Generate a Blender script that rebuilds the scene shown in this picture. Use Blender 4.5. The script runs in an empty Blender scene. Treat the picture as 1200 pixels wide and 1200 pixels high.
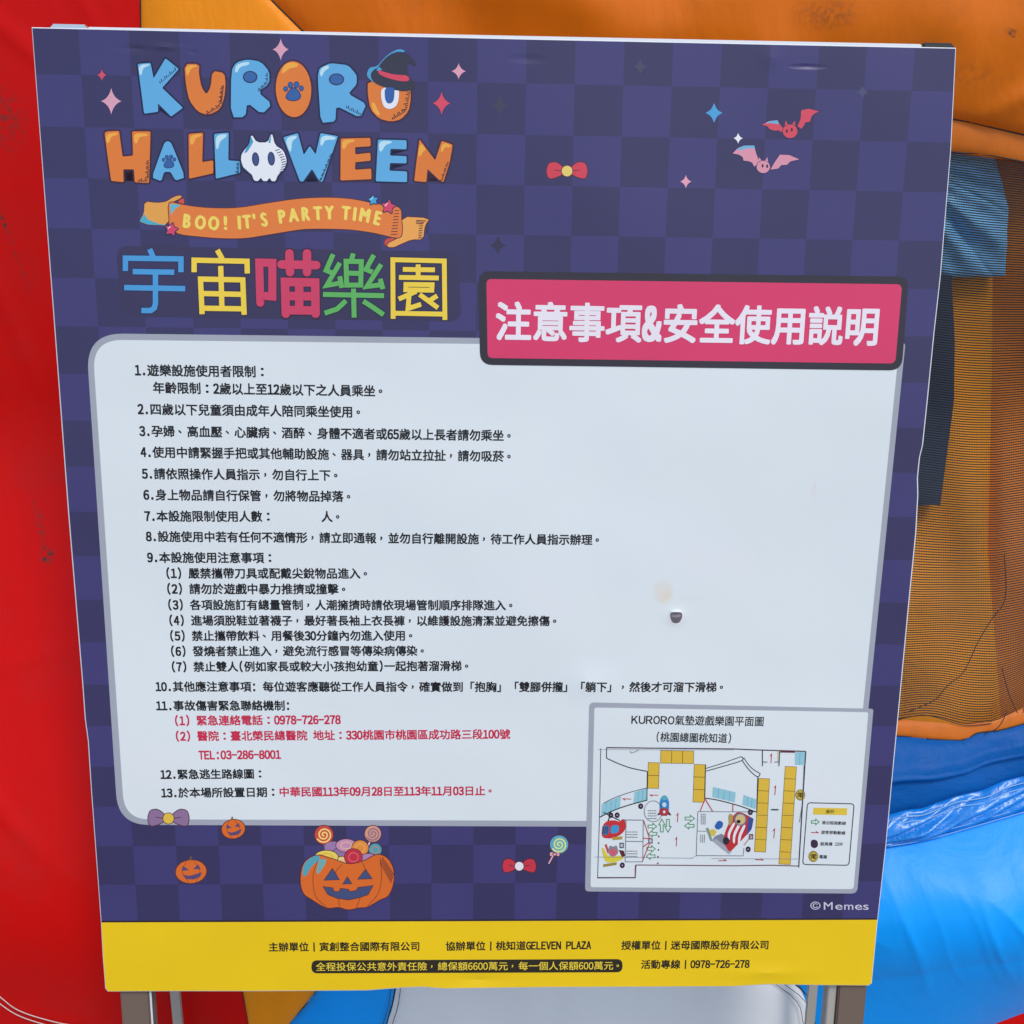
import bpy, math, random
import numpy as np
from mathutils import Vector, Matrix, noise
from mathutils.geometry import tessellate_polygon
random.seed(7)
S = bpy.context.scene
COL = S.collection
R = math.radians

# ------------------------------------------------------------------ camera
TILT = R(10)                     # the board leans back
Z0 = 0.55                        # height of its lower edge
F = 1150.0                       # focal length in pixels of the 1200 px photograph
def rot(r):
    r = np.array(r, float); t = np.linalg.norm(r); k = r/t
    K = np.array([[0,-k[2],k[1]],[k[2],0,-k[0]],[-k[1],k[0],0]])
    return np.eye(3)+np.sin(t)*K+(1-np.cos(t))*K@K
MB = rot((0.1912,-0.0287,0.0092)) @ np.diag([1.,-1.,-1.])       # board axes -> camera axes (y down)
CAMB = -MB.T @ np.array([-0.0231,0.56,1.1541])                   # camera in board axes
# board axes -> world
BW = Matrix(((1,0,0,0),(0,math.sin(TILT),-math.cos(TILT),0),(0,math.cos(TILT),math.sin(TILT),Z0),(0,0,0,1)))
camrot = Matrix([list(r) for r in (MB.T @ np.diag([1.,-1.,-1.]))])
cm = BW @ (Matrix.Translation(Vector(CAMB)) @ camrot.to_4x4())
cam = bpy.data.cameras.new('camera'); camo = bpy.data.objects.new('camera', cam); COL.objects.link(camo)
camo.matrix_world = cm
cam.sensor_fit = 'HORIZONTAL'; cam.sensor_width = 36; cam.lens = F/1200*36
cam.clip_start = 0.02; cam.clip_end = 500
S.camera = camo
CW = cm.to_translation(); CR = cm.to_3x3()

# ------------------------------------------------------------------ light
SUN_EL, SUN_AZ = R(58), R(150)   # azimuth measured clockwise from +Y
w = bpy.data.worlds.new('World'); S.world = w; w.use_nodes = True
nt = w.node_tree; bg = nt.nodes['Background']
sky = nt.nodes.new('ShaderNodeTexSky'); sky.sky_type = 'NISHITA'; sky.sun_disc = False
sky.sun_elevation = SUN_EL; sky.sun_rotation = SUN_AZ
sky.air_density = 1.0; sky.dust_density = 1.2; sky.ozone_density = 1.0
nt.links.new(sky.outputs[0], bg.inputs[0]); bg.inputs[1].default_value = 0.15
sl = bpy.data.lights.new('sun', 'SUN'); sl.energy = 1.25; sl.angle = R(14); sl.color = (1, .96, .9)
so = bpy.data.objects.new('sun', sl); COL.objects.link(so)
d = Vector((math.sin(SUN_AZ)*math.cos(SUN_EL), math.cos(SUN_AZ)*math.cos(SUN_EL), math.sin(SUN_EL)))
so.rotation_euler = d.to_track_quat('Z', 'Y').to_euler(); so.location = (0, 0, 6)
S.view_settings.view_transform = 'Standard'; S.view_settings.look = 'None'
S.view_settings.exposure = 0.38; S.view_settings.gamma = 1

# ------------------------------------------------------------------ helpers
def lin(c):
    return tuple(((x/255)/12.92 if x <= 10.3 else ((x/255+.055)/1.055)**2.4) for x in c)
WHITE = lin((214, 223, 233))
def inkcol(c):
    return tuple(min(.9, a/b*.73) for a, b in zip(lin(c), WHITE))
def newmat(name, col, rough=.5, spec=.5, metal=0.0):
    m = bpy.data.materials.new(name); m.use_nodes = True
    b = m.node_tree.nodes['Principled BSDF']
    b.inputs['Base Color'].default_value = (*col, 1); b.inputs['Roughness'].default_value = rough
    b.inputs['Specular IOR Level'].default_value = spec; b.inputs['Metallic'].default_value = metal
    return m
def N(m, t, **kw):
    n = m.node_tree.nodes.new(t)
    for k, v in kw.items(): setattr(n, k, v)
    return n
def L(m, a, b): m.node_tree.links.new(a, b)

# the sheet's own unevenness: dents of the staples, a bubble, a slow wave
def relief_group():
    g = bpy.data.node_groups.new('sheet_relief', 'ShaderNodeTree')
    g.interface.new_socket('Normal', in_out='OUTPUT', socket_type='NodeSocketVector')
    out = g.nodes.new('NodeGroupOutput'); tc = g.nodes.new('ShaderNodeTexCoord')
    def nn(t, **kw):
        n = g.nodes.new(t)
        for k, v in kw.items(): setattr(n, k, v)
        return n
    lk = g.links.new
    n1 = nn('ShaderNodeTexNoise'); n1.inputs['Scale'].default_value = 3.2; n1.inputs['Detail'].default_value = 1.5
    n2 = nn('ShaderNodeTexNoise'); n2.inputs['Scale'].default_value = 420; n2.inputs['Detail'].default_value = 2
    lk(tc.outputs['Object'], n1.inputs['Vector']); lk(tc.outputs['Object'], n2.inputs['Vector'])
    a = nn('ShaderNodeMath', operation='MULTIPLY'); a.inputs[1].default_value = .014; lk(n1.outputs[0], a.inputs[0])
    b = nn('ShaderNodeMath', operation='MULTIPLY_ADD'); b.inputs[1].default_value = .00006; lk(n2.outputs[0], b.inputs[0]); lk(a.outputs[0], b.inputs[2])
    last = b
    def blob(px, py, ru, rv, h, soft=True):
        nonlocal last
        u, v = T(px, py)
        mp = nn('ShaderNodeMapping'); mp.vector_type = 'TEXTURE'
        mp.inputs['Location'].default_value = (u, v, 0); mp.inputs['Scale'].default_value = (ru, rv, 1)
        lk(tc.outputs['Object'], mp.inputs['Vector'])
        gr = nn('ShaderNodeTexGradient', gradient_type='QUADRATIC_SPHERE' if soft else 'SPHERICAL'); lk(mp.outputs[0], gr.inputs[0])
        s = nn('ShaderNodeMath', operation='MULTIPLY_ADD'); s.inputs[1].default_value = h
        lk(gr.outputs['Fac'], s.inputs[0]); lk(last.outputs[0], s.inputs[2]); last = s
    blob(692, 800, .052, .036, .0022); blob(946, 78, .022, .0028, -.0008, False); blob(618, 69, .022, .005, -.0005, False)
    blob(192, 55, .03, .006, .0012); blob(226, 61, .006, .003, -.0005, False); blob(160, 57, .03, .006, -.001)
    blob(792, 722, .02, .016, .002); blob(905, 68, .02, .02, .0008); blob(560, 1148, .07, .02, -.002); blob(900, 1140, .08, .02, .002)
    bp = nn('ShaderNodeBump'); bp.inputs['Strength'].default_value = 1.0; bp.inputs['Distance'].default_value = 1.0
    lk(last.outputs[0], bp.inputs['Height']); lk(bp.outputs[0], out.inputs[0])
    return g
# photograph pixel -> point of the board's plane (u right, v up, metres)
def T(x, y):
    dd = MB.T @ np.array([(x-600)/F, (y-600)/F, 1.0]); s = -CAMB[2]/dd[2]; q = CAMB+s*dd
    return float(q[0]), float(q[1])
RG = relief_group()
_ink = {}
def ink(c, rough=.42):
    key = (*c, rough)
    if key in _ink: return _ink[key]
    m = newmat('print_ink', inkcol(c), rough, .45)
    g = N(m, 'ShaderNodeGroup'); g.node_tree = RG
    b = m.node_tree.nodes['Principled BSDF']; L(m, g.outputs[0], b.inputs['Normal'])
    # faint fading of the print
    tc = N(m, 'ShaderNodeTexCoord'); nz = N(m, 'ShaderNodeTexNoise'); nz.inputs['Scale'].default_value = 9; nz.inputs['Detail'].default_value = 5
    L(m, tc.outputs['Object'], nz.inputs['Vector'])
    hs = N(m, 'ShaderNodeHueSaturation'); hs.inputs['Color'].default_value = (*inkcol(c), 1)
    mr = N(m, 'ShaderNodeMapRange'); mr.inputs['To Min'].default_value = .93; mr.inputs['To Max'].default_value = 1.07
    L(m, nz.outputs[0], mr.inputs[0]); L(m, mr.outputs[0], hs.inputs['Value']); L(m, hs.outputs[0], b.inputs['Base Color'])
    _ink[key] = m
    return m

def link(name, me, parent=None, mw=None):
    o = bpy.data.objects.new(name, me); COL.objects.link(o)
    if parent: o.parent = parent
    if mw is not None: o.matrix_local = mw
    return o
def thing(name, label, cat, group=None):
    o = bpy.data.objects.new(name, None); COL.objects.link(o); o['label'] = label; o['category'] = cat
    o.empty_display_size = .1
    if group: o['group'] = group
    return o

# ---- glyphs
_gl = {}
def raw_glyph(ch, off, res=3):
    k = (ch, off)
    if k in _gl: return _gl[k]
    c = bpy.data.curves.new('t', 'FONT'); c.body = ch; c.size = 1; c.resolution_u = res; c.offset = .001 if ch == '童' else 0
    o = bpy.data.objects.new('t', c); COL.objects.link(o)
    bpy.context.view_layer.update()
    me = bpy.data.meshes.new_from_object(o.evaluated_get(bpy.context.evaluated_depsgraph_get()))
    vs = np.array([v.co[:2] for v in me.vertices]) if me.vertices else np.zeros((0, 2))
    fs = [tuple(p.vertices) for p in me.polygons]
    bpy.data.objects.remove(o); bpy.data.curves.remove(c); bpy.data.meshes.remove(me)
    _gl[k] = (vs, fs); return _gl[k]
def half(ch): return ord(ch) < 0x2000 and ch != '|'
def cellw(ch, lw): return lw if half(ch) else 1.0

class Art:
    """flat print on the board: one mesh, several inks"""
    DZ = 0.000012
    def __init__(s, name, parent, z):
        s.name, s.parent, s.z = name, parent, z
        s.v, s.f, s.m, s.mats = [], [], [], []
    def mi(s, c, rough=.42):
        m = c if isinstance(c, bpy.types.Material) else ink(c, rough)
        if m not in s.mats: s.mats.append(m)
        return s.mats.index(m)
    def raw(s, pts, faces, c):                       # pts in board metres
        b = len(s.v); s.z += s.DZ; mi = s.mi(c)
        s.v += [(p[0], p[1], s.z) for p in pts]
        for f in faces: s.f.append(tuple(i+b for i in f)); s.m.append(mi)
    def fill(s, pts, c):
        q = [T(*p) for p in pts]
        tri = tessellate_polygon([[Vector((a, b, 0)) for a, b in q]])
        s.raw(q, tri, c)
    def line(s, pts, w, c, closed=False):
        n = len(pts); P = [Vector(p) for p in pts]; out = []
        for i in range(n):
            a = P[i-1] if (i > 0 or closed) else None; b = P[(i+1) % n] if (i < n-1 or closed) else None
            d1 = (P[i]-a).normalized() if a is not None else None; d2 = (b-P[i]).normalized() if b is not None else None
            if d1 is None: d1 = d2
            if d2 is None: d2 = d1
            t = d1+d2
            t = t.normalized() if t.length > 1e-6 else d1
            nn_ = Vector((-t.y, t.x)); k = 1/max(.45, nn_.dot(Vector((-d1.y, d1.x))))
            out.append((P[i]+nn_*w*.5*k, P[i]-nn_*w*.5*k))
        q = [T(*p) for pr in out for p in pr]
        fs = [(2*i, 2*i+1, (2*i+3) % (2*n), (2*i+2) % (2*n)) for i in range(n if closed else n-1)]
        s.raw(q, fs, c)
    def ell(s, x, y, rx, ry, c, n=28, a=0):
        s.fill(ellipse(x, y, rx, ry, n, a), c)
    def text(s, txt, p0, p1, c, off=.012, lw=.5, hs=1.0, latin=(.82, 1.06), lead=True):
        """cells run from p0 (left end) to p1 (right end of the last cell that is not closing punctuation)"""
        body = txt.rstrip('。：:')
        n = sum(cellw(ch, lw) for ch in body)
        u0, v0 = T(*p0); u1, v1 = T(*p1)
        em = math.hypot(u1-u0, v1-v0)/n; ex = Vector((u1-u0, v1-v0)).normalized(); ey = Vector((-ex.y, ex.x))
        x = 0; lay = []
        for ch in txt:
            cw = cellw(ch, lw)
            if ch != ' ' and ch != '　':
                hf = half(ch); vs, ff = raw_glyph(chr(ord(ch)+0xFEE0) if hf and 0x21 <= ord(ch) <= 0x7e else ch, 0.0); bo = off*1.5 if hf else off
                if len(vs):
                    cx = (vs[:, 0].min()+vs[:, 0].max())/2; cy = (vs[:, 1].min()+vs[:, 1].max())/2
                    if hf:
                        gx = (vs[:, 0]-cx)*latin[0]*lw*2*1.0+cw/2; gy = (vs[:, 1]-.355)*latin[1]
                        if vs[:, 0].max()-vs[:, 0].min() > .56: gx = (vs[:, 0]-cx)/(vs[:, 0].max()-vs[:, 0].min())*lw*.86+cw/2
                    elif ch in '。，、':
                        gx = (vs[:, 0]-cx)*(.8)+.42; gy = (vs[:, 1]-cy)*.85
                    elif ch == '：':
                        gx = (vs[:, 0]-cx)*1.25+.5; gy = vs[:, 1]-cy
                    elif ch == '|':
                        gx = (vs[:, 0]-cx)*1.2+.5; gy = vs[:, 1]-cy
                    else:
                        gx = vs[:, 0]; gy = vs[:, 1]-.355
                    sh = [(-1, -.8), (1, .8), (-1, .8), (1, -.8)] if bo > 0 else [(0, 0)]
                    if bo > .02: sh += [(0, -1), (0, 1)]
                    for kk, (sx, sy) in enumerate(sh):      # heavier weight: the glyph inked a few times, a hair apart
                        if len(lay) <= kk: lay.append(([], []))
                        lp, lf = lay[kk]; b = len(lp)
                        for a, g in zip(gx, gy):
                            q = ex*((x+a+sx*bo)*em)+ey*((g+sy*bo)*em*hs); lp.append((u0+q.x, v0+q.y))
                        lf += [tuple(i+b for i in f) for f in ff]
            x += cw
        for pts, fs in lay: s.raw(pts, fs, c)
    def glyph(s, ch, px, py, hpx, c, off=.03, ang=0, wx=1.0):
        vs, ff = raw_glyph(ch, 0.0); cx = (vs[:, 0].min()+vs[:, 0].max())/2
        ca, sa = math.cos(ang), math.sin(ang); k = hpx/.7
        for sx, sy in ((-1, 0), (1, 0), (-.5, .5), (.5, -.5), (0, 0)) if off > 0 else ((0, 0),):
            q = []
            for a, b in vs:
                X = (a-cx+sx*off)*k*wx; Y = -(b-.345+sy*off)*k
                q.append(T(px+X*ca-Y*sa, py+X*sa+Y*ca))
            s.raw(q, ff, c)
    def done(s, label=None):
        me = bpy.data.meshes.new(s.name); me.from_pydata(s.v, [], s.f)
        for m in s.mats: me.materials.append(m)
        me.polygons.foreach_set('material_index', s.m); me.update()
        # all print faces look outwards
        fl = [p.index for p in me.polygons if p.normal.z < 0]
        if fl:
            import bmesh
            bm = bmesh.new(); bm.from_mesh(me); bm.faces.ensure_lookup_table()
            bmesh.ops.reverse_faces(bm, faces=[bm.faces[i] for i in fl]); bm.to_mesh(me); bm.free()
        o = link(s.name, me, s.parent)
        if label: o['label'] = label
        return o
def ellipse(x, y, rx, ry, n=28, a=0):
    ca, sa = math.cos(a), math.sin(a)
    return [(x+rx*math.cos(t)*ca-ry*math.sin(t)*sa, y+rx*math.cos(t)*sa+ry*math.sin(t)*ca) for t in (2*math.pi*i/n for i in range(n))]
def smooth(p, k=2, r=.22, closed=True):
    for _ in range(k):
        q = []; n = len(p)
        if not closed: q.append(p[0])
        for i in range(n if closed else n-1):
            a, b = p[i], p[(i+1) % n]
            q.append((a[0]*(1-r)+b[0]*r, a[1]*(1-r)+b[1]*r)); q.append((a[0]*r+b[0]*(1-r), a[1]*r+b[1]*(1-r)))
        if not closed: q.append(p[-1])
        p = q
    return p
def spline(p, m=6, closed=False):
    n = len(p); out = []
    for i in range(n if closed else n-1):
        P = [p[(i+k) % n] if closed else p[min(max(i+k, 0), n-1)] for k in (-1, 0, 1, 2)]
        for j in range(m):
            t = j/m
            out.append(tuple(.5*((2*P[1][d])+(-P[0][d]+P[2][d])*t+(2*P[0][d]-5*P[1][d]+4*P[2][d]-P[3][d])*t*t+(-P[0][d]+3*P[1][d]-3*P[2][d]+P[3][d])*t**3) for d in (0, 1)))
    if not closed: out.append(tuple(p[-1]))
    return out
def grow(p, w):
    n = len(p); ar = sum(p[i][0]*p[(i+1) % n][1]-p[(i+1) % n][0]*p[i][1] for i in range(n)); sg = 1 if ar > 0 else -1
    out = []
    for i in range(n):
        a, b, c = Vector(p[i-1]), Vector(p[i]), Vector(p[(i+1) % n])
        d1 = (b-a); d2 = (c-b)
        if d1.length < 1e-6 or d2.length < 1e-6: out.append(tuple(b)); continue
        d1.normalize(); d2.normalize(); t = (d1+d2)
        t = t.normalized() if t.length > 1e-3 else d1
        nn_ = Vector((t.y, -t.x))*sg; k = 1/max(.6, nn_.dot(Vector((d1.y, -d1.x))*sg))
        out.append(tuple(b+nn_*w*k))
    return out
def tr(p, s, ox, oy): return [(x/s+ox, y/s+oy) for x, y in p]
A5 = lambda p: tr(p, 5, 100, 50)
B5 = lambda p: tr(p, 5, 330, 50)
C5 = lambda p: tr(p, 5.4545, 130, 220)
D5 = lambda p: tr(p, 5.4545, 330, 220)
E3 = lambda p: tr(p, 3.529, 340, 930)
F5 = lambda p: tr(p, 5.4545, 140, 930)
BT = lambda p: tr(p, 9.231, 850, 110)
G6 = lambda p: tr(p, 6.667, 680, 870)
H6 = lambda p: tr(p, 6, 820, 870)
def rrect(tl, tr_, br, bl, r, n=6):
    """rounded quadrilateral; r a number or four"""
    P = [Vector(p) for p in (tl, tr_, br, bl)]; rr = [r]*4 if not hasattr(r, '__len__') else r; out = []
    for i in range(4):
        a, b, c = P[i-1], P[i], P[(i+1) % 4]; q = rr[i]
        s = b+(a-b).normalized()*q; e = b+(c-b).normalized()*q
        for j in range(n+1):
            t = j/n; k = .0
            # circle-like quadratic through the corner
            m = s*(1-t)**2+b*2*t*(1-t)+e*t**2
            out.append(tuple(m))
    return out

# ------------------------------------------------------------------ the ground
def vec_mesh(name, vs, fs, mat, parent=None, smooth_=False):
    me = bpy.data.meshes.new(name); me.from_pydata(vs, [], fs); me.materials.append(mat)
    if smooth_: me.polygons.foreach_set('use_smooth', [True]*len(me.polygons))
    me.update(); return link(name, me, parent)
gm = newmat('plaza_paving', (.30, .29, .28), .85)
b = gm.node_tree.nodes['Principled BSDF']; tc = N(gm, 'ShaderNodeTexCoord'); nz = N(gm, 'ShaderNodeTexNoise'); nz.inputs['Scale'].default_value = 40; nz.inputs['Detail'].default_value = 8
rp = N(gm, 'ShaderNodeValToRGB'); rp.color_ramp.elements[0].color = (.14, .135, .13, 1); rp.color_ramp.elements[1].color = (.30, .29, .28, 1)
L(gm, tc.outputs['Object'], nz.inputs['Vector']); L(gm, nz.outputs[0], rp.inputs[0]); L(gm, rp.outputs[0], b.inputs['Base Color'])
g = vec_mesh('ground', [(-60, -60, 0), (60, -60, 0), (60, 60, 0), (-60, 60, 0)], [(0, 1, 2, 3)], gm); g['kind'] = 'structure'; g['label'] = 'grey paving under the signboard and the bouncy castle'

# ------------------------------------------------------------------ bouncy castle
castle = thing('bouncy_castle', 'glossy red, orange, white and blue inflatable bouncy castle with orange netting behind the signboard', 'bouncy castle')
def yw(x, z, dep=0):
    """front face of the castle: upright above, coming forward as a tube below"""
    t = min(1, max(0, (1.15-z)/.75)); t = t*t*(3-2*t)
    return .46-.27*t+dep
def W3(px, py, dep=0):
    dr = CR @ Vector(((px-600)/F, -(py-600)/F, -1))
    lo, hi = .3, 6.0
    for _ in range(40):
        m = (lo+hi)/2; p = CW+dr*m
        if p.y > yw(p.x, p.z, dep): hi = m
        else: lo = m
    return CW+dr*lo
def at_len(c, n):
    """n+1 samples of a polyline, even in length"""
    P = [Vector(p) for p in c]; ds = [0]
    for a, b_ in zip(P, P[1:]): ds.append(ds[-1]+(b_-a).length)
    out = []; k = 0
    for i in range(n+1):
        s = ds[-1]*i/n
        while k < len(P)-2 and ds[k+1] < s: k += 1
        t = (s-ds[k])/max(1e-9, ds[k+1]-ds[k]); out.append(P[k].lerp(P[k+1], min(1, t)))
    return out
def vinyl(name, col, rough=.3, bump=.004, sc=5, stretch=(1, 1, .35), dirt=.12, spec=.5, fabric=True):
    m = newmat(name, col, rough, spec); b = m.node_tree.nodes['Principled BSDF']
    tc = N(m, 'ShaderNodeTexCoord'); mp = N(m, 'ShaderNodeMapping'); mp.inputs['Scale'].default_value = stretch
    L(m, tc.outputs['Object'], mp.inputs['Vector'])
    n1 = N(m, 'ShaderNodeTexNoise'); n1.inputs['Scale'].default_value = sc; n1.inputs['Detail'].default_value = 5; n1.inputs['Distortion'].default_value = .6
    n2 = N(m, 'ShaderNodeTexNoise'); n2.inputs['Scale'].default_value = 260; n2.inputs['Detail'].default_value = 2
    n3 = N(m, 'ShaderNodeTexNoise'); n3.inputs['Scale'].default_value = 7; n3.inputs['Detail'].default_value = 9; n3.inputs['Roughness'].default_value = .7
    for n_ in (n1,): L(m, mp.outputs[0], n_.inputs['Vector'])
    L(m, tc.outputs['Object'], n2.inputs['Vector']); L(m, tc.outputs['Object'], n3.inputs['Vector'])
    a = N(m, 'ShaderNodeMath', operation='MULTIPLY'); a.inputs[1].default_value = bump; L(m, n1.outputs[0], a.inputs[0])
    c = N(m, 'ShaderNodeMath', operation='MULTIPLY_ADD'); c.inputs[1].default_value = .00008; L(m, n2.outputs[0], c.inputs[0]); L(m, a.outputs[0], c.inputs[2])
    bp = N(m, 'ShaderNodeBump'); bp.inputs['Distance'].default_value = 1; L(m, c.outputs[0], bp.inputs['Height']); L(m, bp.outputs[0], b.inputs['Normal'])
    # smudges and scuffs, rougher where dirty
    r1 = N(m, 'ShaderNodeValToRGB'); r1.color_ramp.elements[0].position = .52; r1.color_ramp.elements[1].position = .78
    L(m, n3.outputs[0], r1.inputs[0])
    mx = N(m, 'ShaderNodeMix', data_type='RGBA'); mx.inputs[6].default_value = (*col, 1); mx.inputs[7].default_value = (col[0]*.55+.02, col[1]*.5+.02, col[2]*.5+.02, 1)
    k = N(m, 'ShaderNodeMath', operation='MULTIPLY'); k.inputs[1].default_value = dirt*3; L(m, r1.outputs[0], k.inputs[0]); L(m, k.outputs[0], mx.inputs[0])
    L(m, mx.outputs[2], b.inputs['Base Color'])
    mr = N(m, 'ShaderNodeMapRange'); mr.inputs['To Min'].default_value = rough-.06; mr.inputs['To Max'].default_value = rough+.14
    L(m, n3.outputs[0], mr.inputs[0]); L(m, mr.outputs[0], b.inputs['Roughness'])
    return m
def panel(name, mat, Tc, Bc, Lc, Rc, bulge=.02, nu=40, nv=40, wr=.0, wsc=(6, 2), dep=0, parent=None, pinch=.5, fold=None, thick=.004):
    t, b_, l, r = at_len(Tc, nu), at_len(Bc, nu), at_len(Lc, nv), at_len(Rc, nv)
    vs = []
    for j in range(nv+1):
        v = j/nv
        for i in range(nu+1):
            u = i/nu
            p = (1-v)*t[i]+v*b_[i]+(1-u)*l[j]+u*r[j]-((1-u)*(1-v)*t[0]+u*(1-v)*t[-1]+(1-u)*v*b_[0]+u*v*b_[-1])
            q = W3(p.x, p.y, dep)
            k = (max(0, math.sin(math.pi*u))*max(0, math.sin(math.pi*v)))**pinch
            h = bulge*k
            if wr:
                h += wr*k*(noise.noise(Vector((q.x*wsc[0]+q.z*wsc[0]*.35, q.z*wsc[1], 3.1)))+.4*noise.noise(Vector((q.x*wsc[0]*2.3, q.z*wsc[1]*2.1, 8))))
            if fold: h += fold(u, v, q)*k
            vs.append((q.x, q.y-h, q.z))
    W_ = nu+1; fs = [(j*W_+i, (j+1)*W_+i, (j+1)*W_+i+1, j*W_+i+1) for j in range(nv) for i in range(nu)]
    o = vec_mesh(name, vs, fs, mat, parent or castle, True)
    return o
def tube(name, pts, r, mat, parent, n=6, dep=0, conv=True, lift=.001):
    P = [W3(x, y, dep)+Vector((0, -lift, 0)) for x, y in pts] if conv else [Vector(p) for p in pts]
    vs, fs = [], []
    for i, p in enumerate(P):
        t = (P[min(i+1, len(P)-1)]-P[max(i-1, 0)]).normalized(); a = t.orthogonal().normalized(); b_ = t.cross(a)
        if i and pa.dot(a) < 0: a = -a; b_ = -b_
        if i: a = (pa-t*pa.dot(t)).normalized(); b_ = t.cross(a)
        pa = a
        for k in range(n):
            w_ = 2*math.pi*k/n; vs.append(p+(a*math.cos(w_)+b_*math.sin(w_))*r)
    for i in range(len(P)-1):
        for k in range(n): fs.append((i*n+k, i*n+(k+1) % n, (i+1)*n+(k+1) % n, (i+1)*n+k))
    fs.append(tuple(range(n))[::-1]); fs.append(tuple(range((len(P)-1)*n, len(P)*n)))
    return vec_mesh(name, vs, fs, mat, parent, True)
red = vinyl('red_vinyl', (.62, .003, .002), .36, .010, 4, spec=.12)
yel = vinyl('amber_vinyl', (.92, .29, .003), .36, .012, 6, spec=.2)
orv = vinyl('orange_vinyl', (.80, .175, .004), .36, .012, 5, dirt=.2, spec=.22)
brn = vinyl('orange_band_vinyl', (.62, .15, .008), .45, .006, 8, dirt=.2, spec=.25)
inn = vinyl('inner_orange_vinyl', (1.0, .38, .012), .45, .012, 6, dirt=.2)
inb = vinyl('inner_rust_vinyl', (.85, .26, .02), .5, .012, 6)
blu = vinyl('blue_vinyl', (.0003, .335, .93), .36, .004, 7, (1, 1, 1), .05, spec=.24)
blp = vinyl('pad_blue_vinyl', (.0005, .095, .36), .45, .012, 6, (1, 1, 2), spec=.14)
blc = vinyl('crinkled_blue_vinyl', (.004, .22, .70), .24, .012, 9, (1, 1, 1), .05)
wht = vinyl('white_vinyl', (.84, .84, .83), .4, .008, 6, dirt=.06)
nav = vinyl('navy_vinyl', (.045, .07, .12), .6, .006, 8)
skb = vinyl('pleated_blue_vinyl', (.27, .66, 1.0), .16, .006, 9)
darkm = newmat('dark_seam_and_wrinkle', (.03, .02, .02), .7)
palem = newmat('pale_seam_thread', (.62, .55, .5), .7)
netm = newmat('black_net_thread', (.012, .010, .010), .6)

def scuff(m, px, py, sx, sz, amt, ang=0):
    p = W3(px, py); b = m.node_tree.nodes['Principled BSDF']; src = b.inputs['Base Color'].links[0].from_socket
    tc = N(m, 'ShaderNodeTexCoord'); mp = N(m, 'ShaderNodeMapping'); mp.vector_type = 'TEXTURE'
    mp.inputs['Location'].default_value = p; mp.inputs['Scale'].default_value = (sx, .2, sz); mp.inputs['Rotation'].default_value = (0, ang, 0)
    gr = N(m, 'ShaderNodeTexGradient', gradient_type='SPHERICAL'); nz = N(m, 'ShaderNodeTexNoise'); nz.inputs['Scale'].default_value = 150; nz.inputs['Detail'].default_value = 6
    L(m, tc.outputs['Object'], mp.inputs[0]); L(m, mp.outputs[0], gr.inputs[0]); L(m, tc.outputs['Object'], nz.inputs['Vector'])
    r = N(m, 'ShaderNodeMapRange'); r.inputs['From Min'].default_value = .42; r.inputs['From Max'].default_value = .62; L(m, nz.outputs[0], r.inputs[0])
    k = N(m, 'ShaderNodeMath', operation='MULTIPLY'); L(m, gr.outputs['Fac'], k.inputs[0]); L(m, r.outputs[0], k.inputs[1])
    k2 = N(m, 'ShaderNodeMath', operation='MULTIPLY'); k2.use_clamp = True; k2.inputs[1].default_value = amt; L(m, k.outputs[0], k2.inputs[0])
    mx = N(m, 'ShaderNodeMix', data_type='RGBA'); mx.inputs[7].default_value = (.05, .035, .03, 1); L(m, k2.outputs[0], mx.inputs[0]); L(m, src, mx.inputs[6]); L(m, mx.outputs[2], b.inputs['Base Color'])
scuff(red, 69, 638, .012, .016, 2.2); scuff(red, 60, 600, .007, .05, .8, R(-14)); scuff(red, 20, 140, .03, .05, .7); scuff(red, 15, 250, .004, .12, 1.2, R(-12))
scuff(orv, 960, 20, .05, .02, .5); scuff(orv, 1172, 42, .012, .006, 1.3, R(25)); scuff(orv, 1130, 90, .05, .02, .25)
top = -130
sRed = [(165, top), (165, 28), (178, 300), (215, 700), (262, 1050), (285, 1165), (296, 1230), (300, 1290)]
sAmb = [(190, top), (318, 0), (353, 35), (400, 85), (400, 500), (400, 900), (385, 1100), (372, 1160), (335, 1205), (300, 1290)]
def redfold(u, v, q):
    h = 0
    for (x, y, sl_, w_, amp) in ((20, 40, .9, .010, .006), (90, -10, 1.6, .008, .005), (-5, 900, 1.1, .012, .006), (10, 330, 4.0, .010, .003), (30, 760, -.25, .010, .003)):
        c_ = W3(x, y); dd = ((q.z-c_.z)+(q.x-c_.x)*sl_)/math.hypot(1, sl_); al = abs(q.x-c_.x)+abs(q.z-c_.z)
        h += amp*math.exp(-(dd/w_)**2)*math.exp(-(al/.16)**2)
    return h
panel('red_panel', red, [(-500, top), (165, top)], [(-500, 1290), (300, 1290)], [(-500, top), (-500, 1290)], sRed, .05, 200, 160, .012, (4, 3), pinch=.6, fold=redfold)
panel('amber_panel', yel, [(165, top), (190, top)], [(300, 1290), (300.5, 1290)], sRed, sAmb, .02, 30, 80, .018, (9, 4))
oTop = [(190, top), (1600, top)]
oBot = [(400, 150), (700, 132), (1000, 127), (1119, 140), (1200, 158), (1600, 250)]
def crease(u, v, q):
    # long slanting crease running up to the right
    dd = (q.z-(W3(1150, 140).z+(q.x-W3(1150, 140).x)*.62)); return .012*math.exp(-(dd/.012)**2)*(1 if q.x > .3 else 0)
panel('orange_panel', orv, oTop, oBot, sAmb[:4]+[(400, 150)], [(1600, top), (1600, 250)], .03, 110, 50, .022, (5, 5), fold=crease)
mid_hidden = panel('orange_panel', orv, [(400, 150), (700, 132)], [(400, 900), (700, 900)], [(400, 150), (400, 900)], [(700, 132), (700, 900)], .03, 20, 20)
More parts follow.
